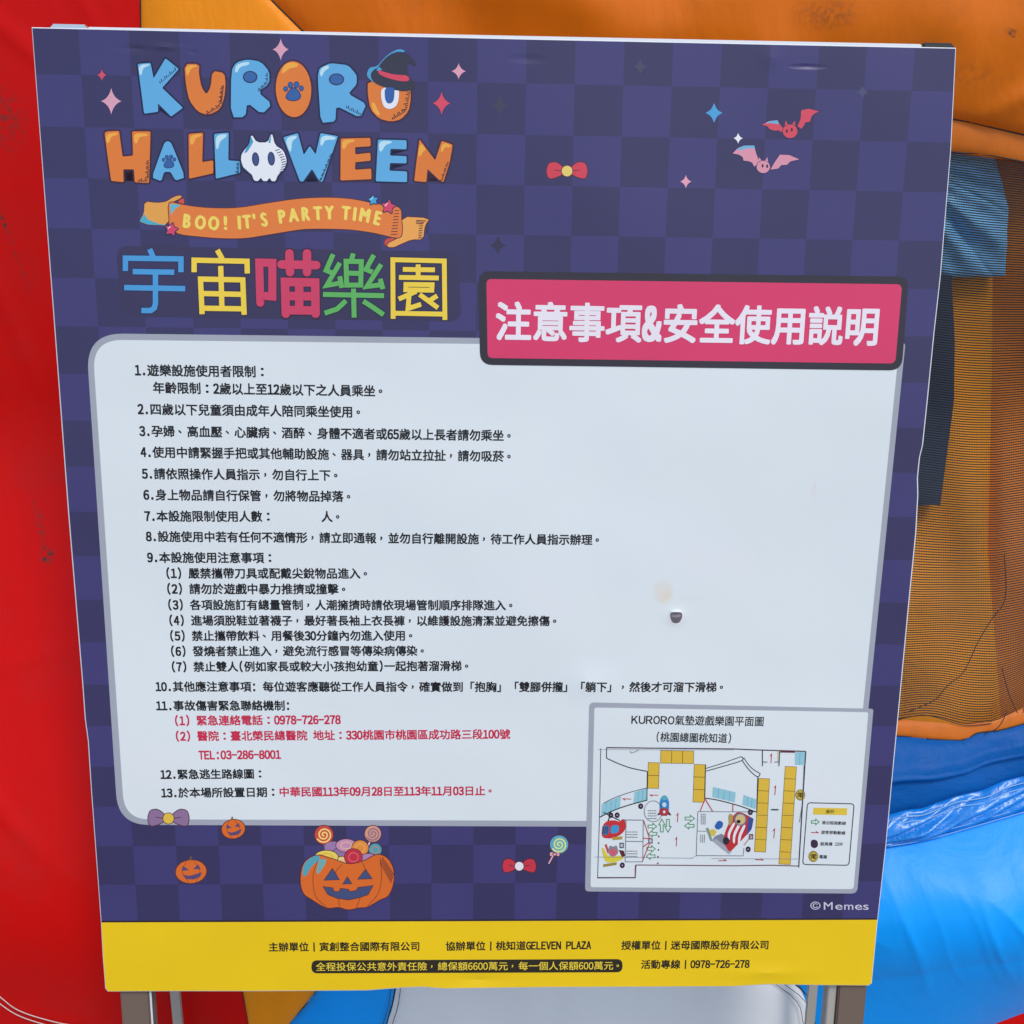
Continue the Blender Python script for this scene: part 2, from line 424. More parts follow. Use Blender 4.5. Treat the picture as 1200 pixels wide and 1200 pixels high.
nTop = [(700, 150), (1000, 160), (1115, 178), (1200, 190), (1600, 285)]
panel('orange_hem_band', brn, oBot[1:], nTop, [(700, 132), (700, 150)], [(1600, 250), (1600, 285)], .002, 80, 8, .006, (6, 6))
nBot = [(700, 835), (1045, 842), (1090, 846), (1130, 849), (1160, 846), (1200, 830), (1600, 700)]
hBot = [(700, 860), (1045, 862), (1090, 866), (1130, 867), (1145, 859), (1175, 855), (1200, 848), (1600, 740)]
# behind the net: slack inner walls
DI = .05
panel('inner_wall', inn, [(680, 100), (1165, 120)], [(680, 900), (1178, 900)], [(680, 100), (680, 900)], [(1165, 120), (1162, 450), (1158, 650), (1178, 900)], .02, 90, 120, .05, (7, 3), dep=DI)
panel('inner_wall', inb, [(1165, 120), (1600, 120)], [(1178, 900), (1600, 900)], [(1165, 120), (1162, 450), (1158, 650), (1178, 900)], [(1600, 120), (1600, 900)], .02, 60, 120, .045, (7, 3), dep=DI)['label'] = 'rust coloured inner wall at the right'
def pleat(u, v, q):
    # pleats fan down to the right from the upper left
    a = math.atan2(v+.12, u+.25); s_ = math.sin(a*13+.6*math.sin(v*5)); s2 = math.sin(a*29+v*4)
    return .010*abs(s_)**.7+.0035*s2+.003*noise.noise(Vector((u*9, v*9, 2)))
panel('blue_flap', skb, [(1040, 170), (1166, 186)], [(1040, 328), (1178, 324)], [(1040, 170), (1040, 328)], [(1166, 186), (1176, 220), (1182, 245), (1180, 280), (1178, 324)], .006, 90, 80, 0, dep=DI-.020, fold=pleat, pinch=.35)
panel('navy_strip', nav, [(1030, 322), (1115, 322)], [(1030, 592), (1102, 592)], [(1030, 322), (1030, 592)], [(1115, 322), (1119, 400), (1118, 470), (1110, 530), (1102, 592)], .006, 14, 30, .004, (9, 4), dep=DI-.035)
# the net: fine threads, too many to pick apart
def netmesh():
    nrow, ncol = 235, 110
    def pos(u, v):
        i = u*80; t = at_net[0]; b_ = at_net[1]
        k = min(79, int(i)); f_ = i-k
        a = t[k].lerp(t[k+1], f_); c = b_[k].lerp(b_[k+1], f_)
        # threads sag and bunch towards the lower hem
        vv = v+.010*v*math.sin(u*40+v*7)*max(0, v-.3)+.006*noise.noise(Vector((u*9, v*9, 1)))*v
        p = a.lerp(c, min(1, vv)); q = W3(p.x, p.y)
        h = .02*math.sin(math.pi*min(1, max(0, vv)))*math.sin(math.pi*u)**.5+.05*max(0, v-.55)**1.2*math.sin(math.pi*min(1, v*1.0))*1.2+.012*v*noise.noise(Vector((q.x*8, q.z*7, 2)))
        return Vector((q.x, q.y-h, q.z))
    vs, fs = [], []
    grid = [[pos(i/96, j/nrow) for i in range(97)] for j in range(nrow+1)]
    hw = .00080
    for j in range(1, nrow):
        for i in range(97):
            p = grid[j][i]; u_ = (grid[j+1][i]-grid[j-1][i]).normalized()
            vs += [p+u_*hw, p-u_*hw+Vector((0, -.0003, 0))]
        b_ = len(vs)-194
        fs += [(b_+2*i, b_+2*i+1, b_+2*i+3, b_+2*i+2) for i in range(96)]
    hv = .00013
    for c in range(1, 330):
        u = c/330; b_ = len(vs)
        for j in range(0, nrow+1, 5):
            i = u*96; k = min(95, int(i)); p = grid[j][k].lerp(grid[j][k+1], i-k)
            vs += [p+Vector((hv, .0006, 0)), p+Vector((-hv, .0006, 0))]
        n = len(range(0, nrow+1, 5))
        fs += [(b_+2*i, b_+2*i+1, b_+2*i+3, b_+2*i+2) for i in range(n-1)]
    return vs, fs
at_net = (at_len(nTop, 80), at_len(nBot, 80))
vs, fs = netmesh()
o = vec_mesh('safety_net', vs, fs, netm, castle); o['kind'] = 'stuff'; o['label'] = 'fine black safety netting over the orange opening'
for pts in ([(1165, 640), (1166, 690), (1150, 715), (1135, 740), (1118, 775), (1100, 790), (1086, 806), (1068, 815), (1050, 822)],
            [(1162, 770), (1170, 800), (1180, 822)], [(1048, 842), (1078, 836), (1100, 840), (1130, 848), (1160, 846)], [(1142, 846), (1158, 838), (1168, 820)],
            [(1200, 780), (1192, 800), (1186, 822)]):
    tube('net_wrinkle_line', spline(pts, 5), .0006, darkm, castle, lift=.004 if pts[0][1] == 842 else .03)  # dark wrinkle lines of the net, put in as thin dark tubes
panel('orange_hem', brn, nBot, hBot, [(700, 835), (700, 860)], [(1600, 700), (1600, 740)], .004, 80, 8, .004, (8, 8))
pBot = [(700, 1000), (1040, 953), (1062, 947), (1080, 945), (1100, 937), (1120, 930), (1150, 925), (1175, 914), (1200, 907), (1600, 790)]
def padfold(u, v, q):
    s = v-(.42+.02*math.sin(u*9)); return .012*math.exp(-(s/.06)**2)
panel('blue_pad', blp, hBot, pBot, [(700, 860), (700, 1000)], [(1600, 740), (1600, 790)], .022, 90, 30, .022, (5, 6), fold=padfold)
cBot = [(700, 1075), (1038, 990), (1075, 984), (1110, 975), (1155, 962), (1200, 949), (1600, 835)]
def crink(u, v, q):
    s = q.x*17+v*2.4; return .012*abs(noise.noise(Vector((s, v*1.7, 5))))*2+.002*noise.noise(Vector((s*2.4, v*4, 1)))
panel('crinkled_strip', blc, pBot, cBot, [(700, 1000), (700, 1075)], [(1600, 790), (1600, 835)], .008, 220, 26, 0, fold=crink, pinch=.4)
bL = [(700, 1075), (850, 1105), (938, 1158), (955, 1200), (975, 1290)]
rTop = [(975, 1290), (1060, 1250), (1150, 1206), (1200, 1187), (1600, 1060)]
def scr(u, v, q):
    s = (q.x*.9+q.z*.55); r1 = (1-abs(noise.noise(Vector((s*9, (q.z-q.x*.3)*3, 9)))))**10; r2 = (1-abs(noise.noise(Vector((s*21, (q.z-q.x*.3)*5, 4)))))**9; return (.0045*r1+.0018*r2)*max(0, math.sin(math.pi*min(1, v*1.2)))
panel('blue_tube', blu, cBot, rTop, bL, [(1600, 835), (1600, 1060)], .075, 260, 130, .006, (6, 5), fold=scr, pinch=1.0)
panel('red_base', red, rTop, [(975, 1290.5), (1600, 1290.5)], [(975, 1290), (975, 1290.5)], [(1600, 1060), (1600, 1290.5)], .01, 40, 14)
wL = [(480, 900), (470, 1060), (463, 1160), (452, 1205), (438, 1290)]
wR = [(700, 900), (700, 1075), (850, 1105), (938, 1158), (955, 1200), (975, 1290)]
panel('white_panel', wht, [(480, 900), (700, 900)], [(438, 1290), (975, 1290)], wL, wR, .02, 60, 50, .010, (9, 2))
panel('blue_panel', blu, [(400, 900), (480, 900)], [(300.5, 1290), (438, 1290)], sAmb[5:], wL, .02, 24, 40, .010, (9, 3))
# seams: paired rows of stitching and dark joints
for c in (sRed, sAmb, wL, wR, nTop, hBot, cBot, oBot):
    tube('seam', spline(c, 6), .0011, darkm, castle, lift=.0004)
for k in (-5, 6):
    tube('stitching', spline([(x+k, y) for x, y in wL], 5), .0005, darkm, castle, lift=.009)
    tube('stitching', spline([(x-abs(k)-4+k, y+2) for x, y in wR[2:]], 5), .0005, darkm, castle, lift=.009)
for k, l_ in ((0, 0), (6, 3)):
    tube('stitching', spline([(-60+l_, 1110-k), (0+l_, 1155-k), (30, 1175-k), (70, 1188-k), (100, 1194-k), (150, 1208-k), (200, 1225-k)], 6), .0007, palem, castle, lift=.022)
for k in (3, 9):
    tube('stitching', spline([(x, y+k) for x, y in pBot[1:-1]], 8), .0007, newmat('light_blue_thread', (.25, .5, .8), .6), castle, lift=.012)
for k in (-4, -9):
    tube('stitching', spline([(x, y+k) for x, y in cBot[1:-1]], 8), .0007, newmat('light_blue_thread', (.2, .42, .75), .6), castle, lift=.010)

# ------------------------------------------------------------------ signboard
sign = thing('sign_board', 'tall purple and white printed notice board with yellow foot band, standing before the inflatable', 'signboard')
sign.location = (0, -.09, 0)
HOLD = Matrix.Translation((0, .09, 0)) @ BW
def part(name, vs, fs, mats, mi=None, parent=None, mw=HOLD, sm=False):
    me = bpy.data.meshes.new(name); me.from_pydata(vs, [], fs)
    for m in (mats if isinstance(mats, list) else [mats]): me.materials.append(m)
    if mi: me.polygons.foreach_set('material_index', mi)
    if sm: me.polygons.foreach_set('use_smooth', [True]*len(me.polygons))
    me.update(); o = link(name, me, parent or sign)
    if parent is None: o.matrix_local = mw
    return o
def box(u0, u1, v0, v1, z0, z1, bev=.0015):
    import bmesh
    bm = bmesh.new(); bmesh.ops.create_cube(bm, size=1)
    for v in bm.verts: v.co = Vector(((u0+u1)/2+v.co.x*(u1-u0), (v0+v1)/2+v.co.y*(v1-v0), (z0+z1)/2+v.co.z*(z1-z0)))
    if bev: bmesh.ops.bevel(bm, geom=bm.edges[:], offset=bev, segments=2, affect='EDGES')
    vs = [tuple(v.co) for v in bm.verts]; fs = [tuple(v.index for v in f.verts) for f in bm.faces]; bm.free(); return vs, fs
# outline of the sheet, with the lift and nicks of its edges
left = [(38, 33), (50, 190), (64.5, 380), (81, 600), (97.5, 800), (100.5, 842), (104, 868), (108, 930), (119, 1080), (121, 1120), (124, 1158)]
right = [(1119.5, 57), (1117, 110), (1113.5, 178), (1101.5, 323), (1094, 390), (1086, 470), (1080.5, 522), (1077, 536), (1074.5, 560), (1075, 580), (1072.5, 625), (1064, 710), (1055.5, 800), (1046, 900), (1037.7, 990), (1028, 1078), (1024, 1120), (1021, 1152)]
bot = [(1017, 1154.5), (960, 1154), (900, 1153), (860, 1155.5), (760, 1156), (640, 1156.5), (520, 1158), (495, 1156), (470, 1157), (430, 1160), (300, 1161), (200, 1161), (127, 1161.5)]
topl = [(38, 33), (330, 39.5), (600, 46), (860, 51.5), (1119.5, 57)]
outl = topl+right[1:]+bot+left[::-1][:-1]
cm_ = newmat('checker_print', (.1, .1, .2), .42, .45); bb = cm_.node_tree.nodes['Principled BSDF']
g_ = N(cm_, 'ShaderNodeGroup'); g_.node_tree = RG; L(cm_, g_.outputs[0], bb.inputs['Normal'])
tc = N(cm_, 'ShaderNodeTexCoord'); mp = N(cm_, 'ShaderNodeMapping'); mp.vector_type = 'TEXTURE'
mp.inputs['Location'].default_value = (-.4070, .9998, -.024); mp.inputs['Scale'].default_value = (.0480, .0480, .048)
ck = N(cm_, 'ShaderNodeTexChecker'); ck.inputs['Scale'].default_value = 1
ck.inputs['Color1'].default_value = (*inkcol((52, 48, 92)), 1); ck.inputs['Color2'].default_value = (*inkcol((60, 56, 112)), 1)
nz = N(cm_, 'ShaderNodeTexNoise'); nz.inputs['Scale'].default_value = 5; nz.inputs['Detail'].default_value = 6
hs = N(cm_, 'ShaderNodeHueSaturation'); mr = N(cm_, 'ShaderNodeMapRange'); mr.inputs['To Min'].default_value = .9; mr.inputs['To Max'].default_value = 1.1
L(cm_, tc.outputs['Object'], mp.inputs['Vector']); L(cm_, mp.outputs[0], ck.inputs['Vector']); L(cm_, tc.outputs['Object'], nz.inputs['Vector'])
L(cm_, nz.outputs[0], mr.inputs[0]); L(cm_, mr.outputs[0], hs.inputs['Value']); L(cm_, ck.outputs[0], hs.inputs['Color']); L(cm_, hs.outputs[0], bb.inputs['Base Color'])
corem = newmat('white_board_core', (.72, .72, .72), .6)
q = [T(*p) for p in outl]; n = len(q)
tri = tessellate_polygon([[Vector((a, b_, 0)) for a, b_ in q]])
if (Vector((*q[tri[0][1]], 0))-Vector((*q[tri[0][0]], 0))).cross(Vector((*q[tri[0][2]], 0))-Vector((*q[tri[0][0]], 0))).z < 0: tri = [t_[::-1] for t_ in tri]
TH = .004
cen = Vector((0, .52))
qe = [tuple(Vector(a)+(Vector(a)-cen).normalized()*.0013) for a in q]       # the core shows as a thin pale rim
vs = [(a, b_, 0) for a, b_ in q]+[(a, b_, -.0006) for a, b_ in qe]+[(a, b_, -TH) for a, b_ in qe]
fs = list(tri); mi = [0]*len(tri)
for i in range(n):
    j = (i+1) % n; fs += [(i, n+i, n+j, j), (n+i, 2*n+i, 2*n+j, n+j)]; mi += [1, 1]
fs += [tuple(2*n+k for k in t_[::-1]) for t_ in tri]; mi += [1]*len(tri)
sheet = part('board_sheet', vs, fs, [cm_, corem], mi)
alum = newmat('brushed_aluminium', (.72, .72, .70), .35, .5, .9)
bronze = newmat('painted_brown_steel', (.17, .115, .085), .6, .3)
beige = newmat('worn_beige_edge', (.42, .38, .32), .6)
blackm = newmat('black_plastic', (.02, .02, .02), .5)
u0, v0 = T(98, 34); u1, v1 = T(1082, 56)
vtop = T(600, 46)[1]
vs, fs = box(T(100, 36)[0], T(1083, 56)[0], vtop-.03, vtop+.0050, -.020, -.0055, .001)
part('top_rail', vs, fs, corem)
vs, fs = box(T(56, 33)[0], T(99, 35)[0], vtop-.03, vtop+.0072, -.024, -.0050, .002)
part('rail_end', vs, fs, alum)
vs, fs = box(T(1084, 56)[0], T(1121, 57)[0], vtop-.03, vtop+.0066, -.030, -.0050, .002)
part('rail_end', vs, fs, blackm, None)['label'] = 'black end cap of the top rail'
GV = -Z0/math.cos(TILT)          # board axis v at the ground
for a, b_ in ((138, 172), (985, 1018)):
    ua, ub = T(a, 1165)[0], T(b_, 1165)[0]
    vs, fs = box(ua, ub, GV+.004, vtop-.031, -.030, -.006, .0015); part('upright', vs, fs, bronze)
ua, ub = T(172.6, 1165)[0], T(174.6, 1165)[0]
vs, fs = box(ua, ub, GV+.004, vtop-.031, -.0085, -.0065, .0004); part('upright_edge', vs, fs, corem)
ua, ub = T(974, 1165)[0], T(984.4, 1165)[0]
vs, fs = box(ua, ub, GV+.004, vtop-.031, -.026, -.010, .001); part('upright_edge', vs, fs, beige)
for v_ in (.02, .5):
    vs, fs = box(T(172.6, 1165)[0]+.004, T(974, 1165)[0]-.002, v_, v_+.03, -.022, -.0075, .001); part('cross_rail', vs, fs, alum)
# rear legs run from the top of the frame down and back to the ground
def beam(p, q_, w_, mat, name):
    p, q_ = Vector(p), Vector(q_); t = (q_-p).normalized(); a = Vector((1, 0, 0)); b2 = t.cross(a).normalized()
    vs = [r_+a*sx*w_+b2*sy*w_*.6 for r_ in (p, q_) for sx, sy in ((-1, -1), (1, -1), (1, 1), (-1, 1))]
    return part(name, vs, [(0, 1, 2, 3)[::-1], (4, 5, 6, 7), (0, 1, 5, 4), (1, 2, 6, 5), (2, 3, 7, 6), (3, 0, 4, 7)], mat, mw=Matrix.Translation((0, .09, 0)))
for ut, u_ in ((T(175, 1165)[0], T(128, 1165)[0]), (T(968, 1165)[0], T(1042, 1165)[0])):
    P0 = BW @ Vector((ut, .62, -.035)); beam(P0, (u_, .155, .01), .006, beige, 'rear_leg')

# ---- print. One art object per printed thing; sub-pieces are children
NAVY = (38, 44, 92); MAROON = (92, 38, 58); SKY = (92, 170, 222); ORG = (219, 122, 44); YLW = (240, 200, 90); PAPER = (214, 223, 233); BLK = (30, 26, 34); PINKL = (214, 150, 170)
def art(name, parent, z): return Art(name, parent, z)
def anchor(name, z, draw, label=None):
    a = Art(name, sheet, z); draw(a); return a.done(label)

# title logo: every letter is a piece of its own
def logo():
    base = anchor('sparkle', .00005, lambda a: [a.fill(spk(130.4, 118.6, 12, 15.5), PINKL)])
    return base
def spk(x, y, rx, ry, k=.24):
    pts = []
    for i in range(8):
        t = i*math.pi/4; r = 1 if i % 2 == 0 else k*1.25
        pts.append((x+rx*r*math.cos(t), y+ry*r*math.sin(t)))
    # curved-in sides
    out = []
    for i in range(0, 8, 2):
        a, b_, c = pts[i], pts[i+1], pts[(i+2) % 8]
        for j in range(6):
            t = j/6; out.append(tuple((1-t)**2*a[d]+2*t*(1-t)*b_[d]+t*t*c[d] for d in (0, 1)))
    return out
for (x, y, rx, ry, c) in [(119.4, 88, 5.6, 7, (205, 78, 98)), (130.4, 118.6, 12, 15.5, (214, 160, 182)), (329, 58, 9.5, 13, (214, 160, 182)), (537.5, 83.5, 8.5, 9.5, (222, 160, 182)),
                          (517.5, 121, 10.5, 13.5, (214, 72, 98)), (586, 123.5, 8, 10, (58, 60, 82)), (583.5, 287.5, 8, 9.5, (46, 42, 72)), (750.4, 78, 6, 7.5, (66, 66, 90)),
                          (1010.7, 108, 5, 6, (72, 74, 112)), (836.8, 132.3, 8.5, 10, (70, 158, 214)), (865, 162, 5.5, 6.5, (230, 236, 246)), (803.7, 212.8, 6.8, 8, (224, 160, 184))]:
    a = Art('sparkle', sheet, .00005); a.fill(grow(spk(x, y, rx, ry), .9), NAVY if c[0] > 80 else c); a.fill(spk(x, y, rx, ry), c); a.done()

def rnd(p, rad):
    out = []; n = len(p)
    for i in range(n):
        a, b, c = Vector(p[i-1]), Vector(p[i]), Vector(p[(i+1) % n])
        s_ = b+(a-b).normalized()*min(rad, (a-b).length*.42); e = b+(c-b).normalized()*min(rad, (c-b).length*.42)
        for j in range(4):
            t = j/3; out.append(tuple(s_*(1-t)**2+b*2*t*(1-t)+e*t**2))
    return out
def letter(poly, col, ch_hi=None, hatch=None, extra=None, sm=1, r=.2, name='logo_letter', z=.00009):
    a = Art(name, sheet, z); p = poly if sm == 0 else rnd(poly, 1.6) if r < .135 else smooth(poly, sm, r)
    a.fill(grow(p, 2.1), (20, 26, 66) if col == SKY else (58, 24, 48)); a.fill(p, col)
    
    hi = (184, 224, 240) if col == SKY else (238, 170, 62)
    if ch_hi:
        for h in ch_hi: a.fill(smooth(h, 2, .25), hi)
    if hatch:
        for (x0, y0, x1, y1, n_, lx, ly) in hatch:
            for i in range(n_):
                t = i/(n_-1); x = x0+(x1-x0)*t; y = y0+(y1-y0)*t; s_ = .75+.35*math.sin(i*2.3)
                a.line([(x, y), (x+lx*s_, y+ly*s_)], 1.05, (22, 28, 70) if col == SKY else (50, 26, 44))
    if extra: extra(a)
    a.done(); return a
def paw(cx, cy, s_):
    def f(a):
        c = (44, 92, 158)
        for dx, dy, rx, ry in [(-8.0, -3.2, 1.9, 2.2), (-3.3, -7.0, 2.2, 2.7), (2.8, -7.4, 2.3, 2.8), (7.6, -3.8, 1.9, 2.3)]:
            a.ell(cx+dx*s_, cy+dy*s_, (rx+.6)*s_, (ry+.6)*s_, NAVY); a.ell(cx+dx*s_, cy+dy*s_, rx*s_, ry*s_, c)
        pad = smooth([(cx-7*s_, cy+3*s_), (cx-4*s_, cy-1.5*s_), (cx-1*s_, cy-4.5*s_), (cx+3*s_, cy-3*s_), (cx+6.5*s_, cy+2*s_), (cx+6.5*s_, cy+6*s_), (cx+2*s_, cy+8.2*s_), (cx-4*s_, cy+8*s_), (cx-7.4*s_, cy+6*s_)], 2, .25)
        a.fill(grow(pad, .8*s_), NAVY); a.fill(pad, c)
    return f
letter(A5([(307,125),(382,118),(400,210),(470,92),(548,155),(450,265),(572,382),(503,433),(425,355),(427,405),(345,416)]), SKY,
       [A5([(312,130),(378,124),(376,134),(345,145),(335,160),(330,192),(318,190)])], [(*A5([(440,240)])[0], *A5([(530,165)])[0], 10, -1.2, -3.8)], r=.12)
letter(A5([(580,125),(668,125),(665,180),(680,260),(710,305),(735,260),(745,165),(815,178),(822,240),(815,320),(790,390),(720,425),(660,405),(610,340),(590,250)]), ORG,
       [A5([(588,132),(655,132),(655,140),(625,148),(610,170),(603,190),(592,190)])], [(*A5([(813,250)])[0], *A5([(800,350)])[0], 12, -4.2, 3.0), (*A5([(790,375)])[0], *A5([(720,420)])[0], 8, -3.6, -2.6)])
letter(A5([(853,437),(855,165),(885,115),(950,98),(1030,112),(1078,170),(1078,240),(1010,290),(1095,360),(1035,420),(948,350),(938,437)]), SKY,
       [A5([(875,170),(885,125),(960,110),(962,130),(905,140),(890,178)])], [(*A5([(1070,180)])[0], *A5([(1070,225)])[0], 6, -3, .8), (*A5([(1065,240)])[0], *A5([(1020,285)])[0], 8, -2.4, -2.4)],
       lambda a: (a.ell(*A5([(966,201)])[0], 8.6, 7.1, NAVY), a.ell(*A5([(966,201)])[0], 7.2, 5.8, (46, 98, 164))))
letter(ellipse(344, 104.5, 20.8, 32.8, 30, -.04), ORG, [B5([(5,150),(25,122),(70,115),(100,125),(90,145),(50,148),(15,175),(0,185)])], None, paw(344.2, 108, 1.18), 0)
letter(B5([(230,470),(212,200),(222,150),(285,120),(390,132),(440,190),(440,245),(390,300),(497,360),(460,440),(320,370),(315,462)]), SKY,
       [B5([(222,180),(235,145),(275,130),(280,150),(250,165),(235,205)])], [(*B5([(380,385)])[0], *B5([(460,425)])[0], 9, .8, -4.0)],
       lambda a: (a.ell(*B5([(322,215)])[0], 9, 7, NAVY), a.ell(*B5([(322,215)])[0], 7.6, 5.7, (46, 98, 164))), r=.14)
def u2(a):
    a.fill(smooth(B5([(583,262),(583,330),(600,380),(635,392),(672,375),(688,330),(688,262)]), 2), (226, 232, 242))
    a.fill(smooth(B5([(603,262),(605,330),(618,355),(640,358),(657,340),(662,300),(662,262)]), 2), (44, 92, 166))
letter(B5([(505,225),(505,300),(520,390),(570,445),(640,463),(700,450),(745,400),(757,330),(755,250),(640,230)]), ORG, [B5([(525,350),(545,350),(560,390),(580,420),(565,428),(535,400)])],
       [(*B5([(755,290)])[0], *B5([(735,390)])[0], 10, -5, .6), (*B5([(725,405)])[0], *B5([(655,450)])[0], 9, -2.8, -3.6)], u2)
a = Art('witch_hat', sheet, .00035)
a.fill(smooth(B5([(498,185),(515,145),(560,140),(600,92),(635,62),(688,35),(735,52),(640,70),(560,165),(530,170),(520,200),(545,238),(508,208)]), 1), (70, 158, 210))
a.fill(smooth(B5([(520,185),(540,158),(560,150),(600,98),(640,66),(690,50),(748,70),(790,122),(780,138),(745,115),(735,140),(745,200),(788,240),(775,275),(720,287),(640,275),(560,245),(530,222)]), 1), (46, 48, 66))
a.fill(smooth(B5([(565,160),(600,172),(660,188),(742,192),(750,226),(690,226),(610,204),(568,182)]), 1), (214, 66, 92))
a.fill(B5([(570,140),(590,160),(555,165)]), (70, 158, 210))
a.done()
letter(A5([(113,530),(125,520),(198,517),(218,668),(280,662),(275,520),(382,520),(380,600),(373,822),(290,818),(285,742),(222,742),(225,817),(152,810),(130,660)]), ORG,
       [A5([(118,535),(190,525),(190,540),(150,550),(142,585),(125,590)]), A5([(282,530),(368,532),(366,548),(315,550),(305,590),(288,590)])], [(*A5([(372,690)])[0], *A5([(372,790)])[0], 11, -3.6, 2.2), (*A5([(360,815)])[0], *A5([(310,815)])[0], 6, .3, -4)], r=.13)
letter(A5([(465,585),(485,576),(505,590),(585,790),(528,808),(500,757),(462,757),(445,812),(390,790),(440,650)]), SKY, None, None, paw(*A5([(491,700)])[0], .82), r=.14)
letter(A5([(605,535),(690,527),(685,700),(750,690),(750,765),(608,797)]), ORG, [A5([(612,542),(682,534),(680,548),(645,558),(635,595),(615,600)])], r=.12)
letter(A5([(755,535),(840,527),(838,690),(905,695),(908,762),(765,797)]), SKY, [A5([(762,542),(832,534),(825,555),(790,575),(778,625),(766,625)])], [(*A5([(903,705)])[0], *A5([(900,760)])[0], 8, -4, .8)], r=.12)
a = Art('skull_letter', sheet, .0003)
sk = smooth(A5([(912,690),(915,655),(938,622),(960,600),(973,535),(1005,585),(1070,585),(1093,525),(1112,602),(1160,630),(1182,690),(1168,740),(1128,775),(1115,812),(1092,812),(1080,790),(1065,812),(1040,810),(1030,790),(1012,812),(988,808),(978,775),(930,742)]), 1, .2)
a.fill(grow(sk, 1.9), (22, 30, 72)); a.fill(sk, (226, 234, 243)); a.fill(A5([(945,612),(960,598),(970,548),(985,580),(975,600),(950,640),(930,650)]), (70, 158, 200))
a.fill(A5([(1072,585),(1092,535),(1085,590)]), (70, 158, 200))
for x_, y_ in ((998, 683), (1090, 680)): a.ell(*A5([(x_, y_)])[0], 4.3, 8.2, NAVY, 20, -.08); a.ell(*A5([(x_, y_)])[0], 2.9, 6.8, (58, 78, 132), 20, -.08)
for i in range(10): y_ = 625+i*14; x_ = 1135+38*math.sin(i/9*2.4); a.line(A5([(x_+4, y_), (x_-22, y_+8)]), .9, NAVY)
for i in range(6): a.line(A5([(925+i*9, 730+i*8), (932+i*9, 742+i*8)]), 1, NAVY)
a.done()
letter(B5([(10,555),(95,530),(130,658),(165,605),(200,655),(228,530),(330,548),(240,815),(222,812),(178,740),(125,815),(108,812)]), SKY,
       [B5([(18,560),(88,540),(88,560),(60,575),(58,635),(45,640)]), B5([(232,540),(320,552),(312,570),(255,568),(242,600),(225,605)])], [(*B5([(298,650)])[0], *B5([(235,800)])[0], 16, -3.2, 1.8)], r=.08)
letter(B5([(347,562),(520,558),(522,607),(430,612),(432,655),(520,645),(522,692),(432,700),(430,745),(525,738),(527,800),(345,807)]), ORG, [B5([(353,568),(430,566),(425,580),(385,590),(375,620),(355,625)])], r=.08)
letter(B5([(565,568),(732,572),(732,625),(638,622),(635,662),(732,665),(732,707),(635,705),(632,750),(735,755),(735,817),(552,812)]), SKY, [B5([(570,574),(650,576),(640,590),(605,600),(590,635),(572,640)])], r=.08)
letter(B5([(808,567),(900,690),(938,575),(1003,598),(985,700),(948,817),(930,810),(855,740),(848,817),(777,810),(790,700)]), ORG,
       [B5([(812,580),(850,630),(830,635),(815,665),(798,665)]), B5([(942,584),(995,600),(985,615),(955,612),(945,640),(930,640)])], [(*B5([(980,700)])[0], *B5([(945,800)])[0], 10, -3.4, 1.8)], r=.08)

# ribbon banner
a = Art('ribbon_banner', sheet, .0001)
ob = (84, 40, 50)
def shp(a, p, c, w_=1.0, k=1, r=.22):
    p = smooth(p, k, r); a.fill(grow(p, w_), ob if c != BLK else BLK); a.fill(p, c)
shp(a, C5([(215,88),(290,97),(350,92),(400,60),(440,48),(458,60),(380,98),(372,240),(240,237),(182,215),(212,165)]), (222, 160, 72))
a.fill(C5([(212,168),(184,215),(240,236),(360,241),(300,228),(240,205)]), (70, 170, 196))
shp(a, C5([(440,78),(466,66),(470,106),(428,94)]), (205, 78, 60))
shp(a, D5([(655,350),(670,325),(735,318),(690,350),(690,378),(665,372)]), (196, 70, 62))
shp(a, D5([(762,185),(948,195),(915,240),(905,330),(830,330),(760,360),(720,380),(680,380),(675,358),(755,318)]), (232, 164, 78))
rib = C5([(374,200),(375,98),(450,108),(600,128),(800,130),(1000,100),(1200,72)])+D5([(300,64),(450,74),(560,95),(640,110),(700,118),(735,122),(762,145),(765,200),(770,270),(745,320),(600,290),(450,268),(300,262),(200,262)])+C5([(1200,268),(1000,300),(850,322),(700,322),(550,310),(430,292),(378,240)])
rib = spline(rib, 3, True); a.fill(grow(rib, 1.0), ob); a.fill(rib, (222, 124, 52))
a.fill(C5([(378,103),(448,110),(410,135),(385,175)]), (90, 184, 205))
for i in range(9): a.line(D5([(752-i*1.5, 145+i*19), (722-i*3, 148+i*19)]), .9, ob)
for i in range(3): a.line(D5([(860, 208+i*9), (925-i*14, 212+i*10)]), .9, ob)
for i in range(7): a.line(D5([(906-i*2, 228+i*15), (880-i, 230+i*15)]), .9, ob)
rb = a.done()
cen_ = [(214,258.6),(236,260.6),(250,261.6),(265,261.2),(281,260.8),(300,258.8),(326,254.6),(345,252),(365,250.4),(390,249.2),(405,249.8),(425,251.8),(448,256.5)]
words = [('B',219.3,1),('O',235,1),('O',250.6,1),('!',264.3,1),('I',280.5,1),('T',289.5,1),("'",298.3,1),('S',309.5,1),('P',330.5,1),('A',344,1),('R',358.4,1),('T',372.5,1),('Y',386,1),('T',405.5,1),('I',415.8,1),('M',427.6,1),('E',442.6,1)]
sp = spline(cen_, 8)
for ch, x, k in words:
    i = min(range(len(sp)), key=lambda i_: abs(sp[i_][0]-x)); i0, i1 = max(0, i-3), min(len(sp)-1, i+3)
    ang = math.atan2(sp[i1][1]-sp[i0][1], sp[i1][0]-sp[i0][0])
    l = Art('ribbon_letter', rb, .00035); l.glyph(ch, x, sp[i][1], 15.5, (240, 214, 98), .075, ang, .68 if ch not in 'IM!' else .72); l.done()
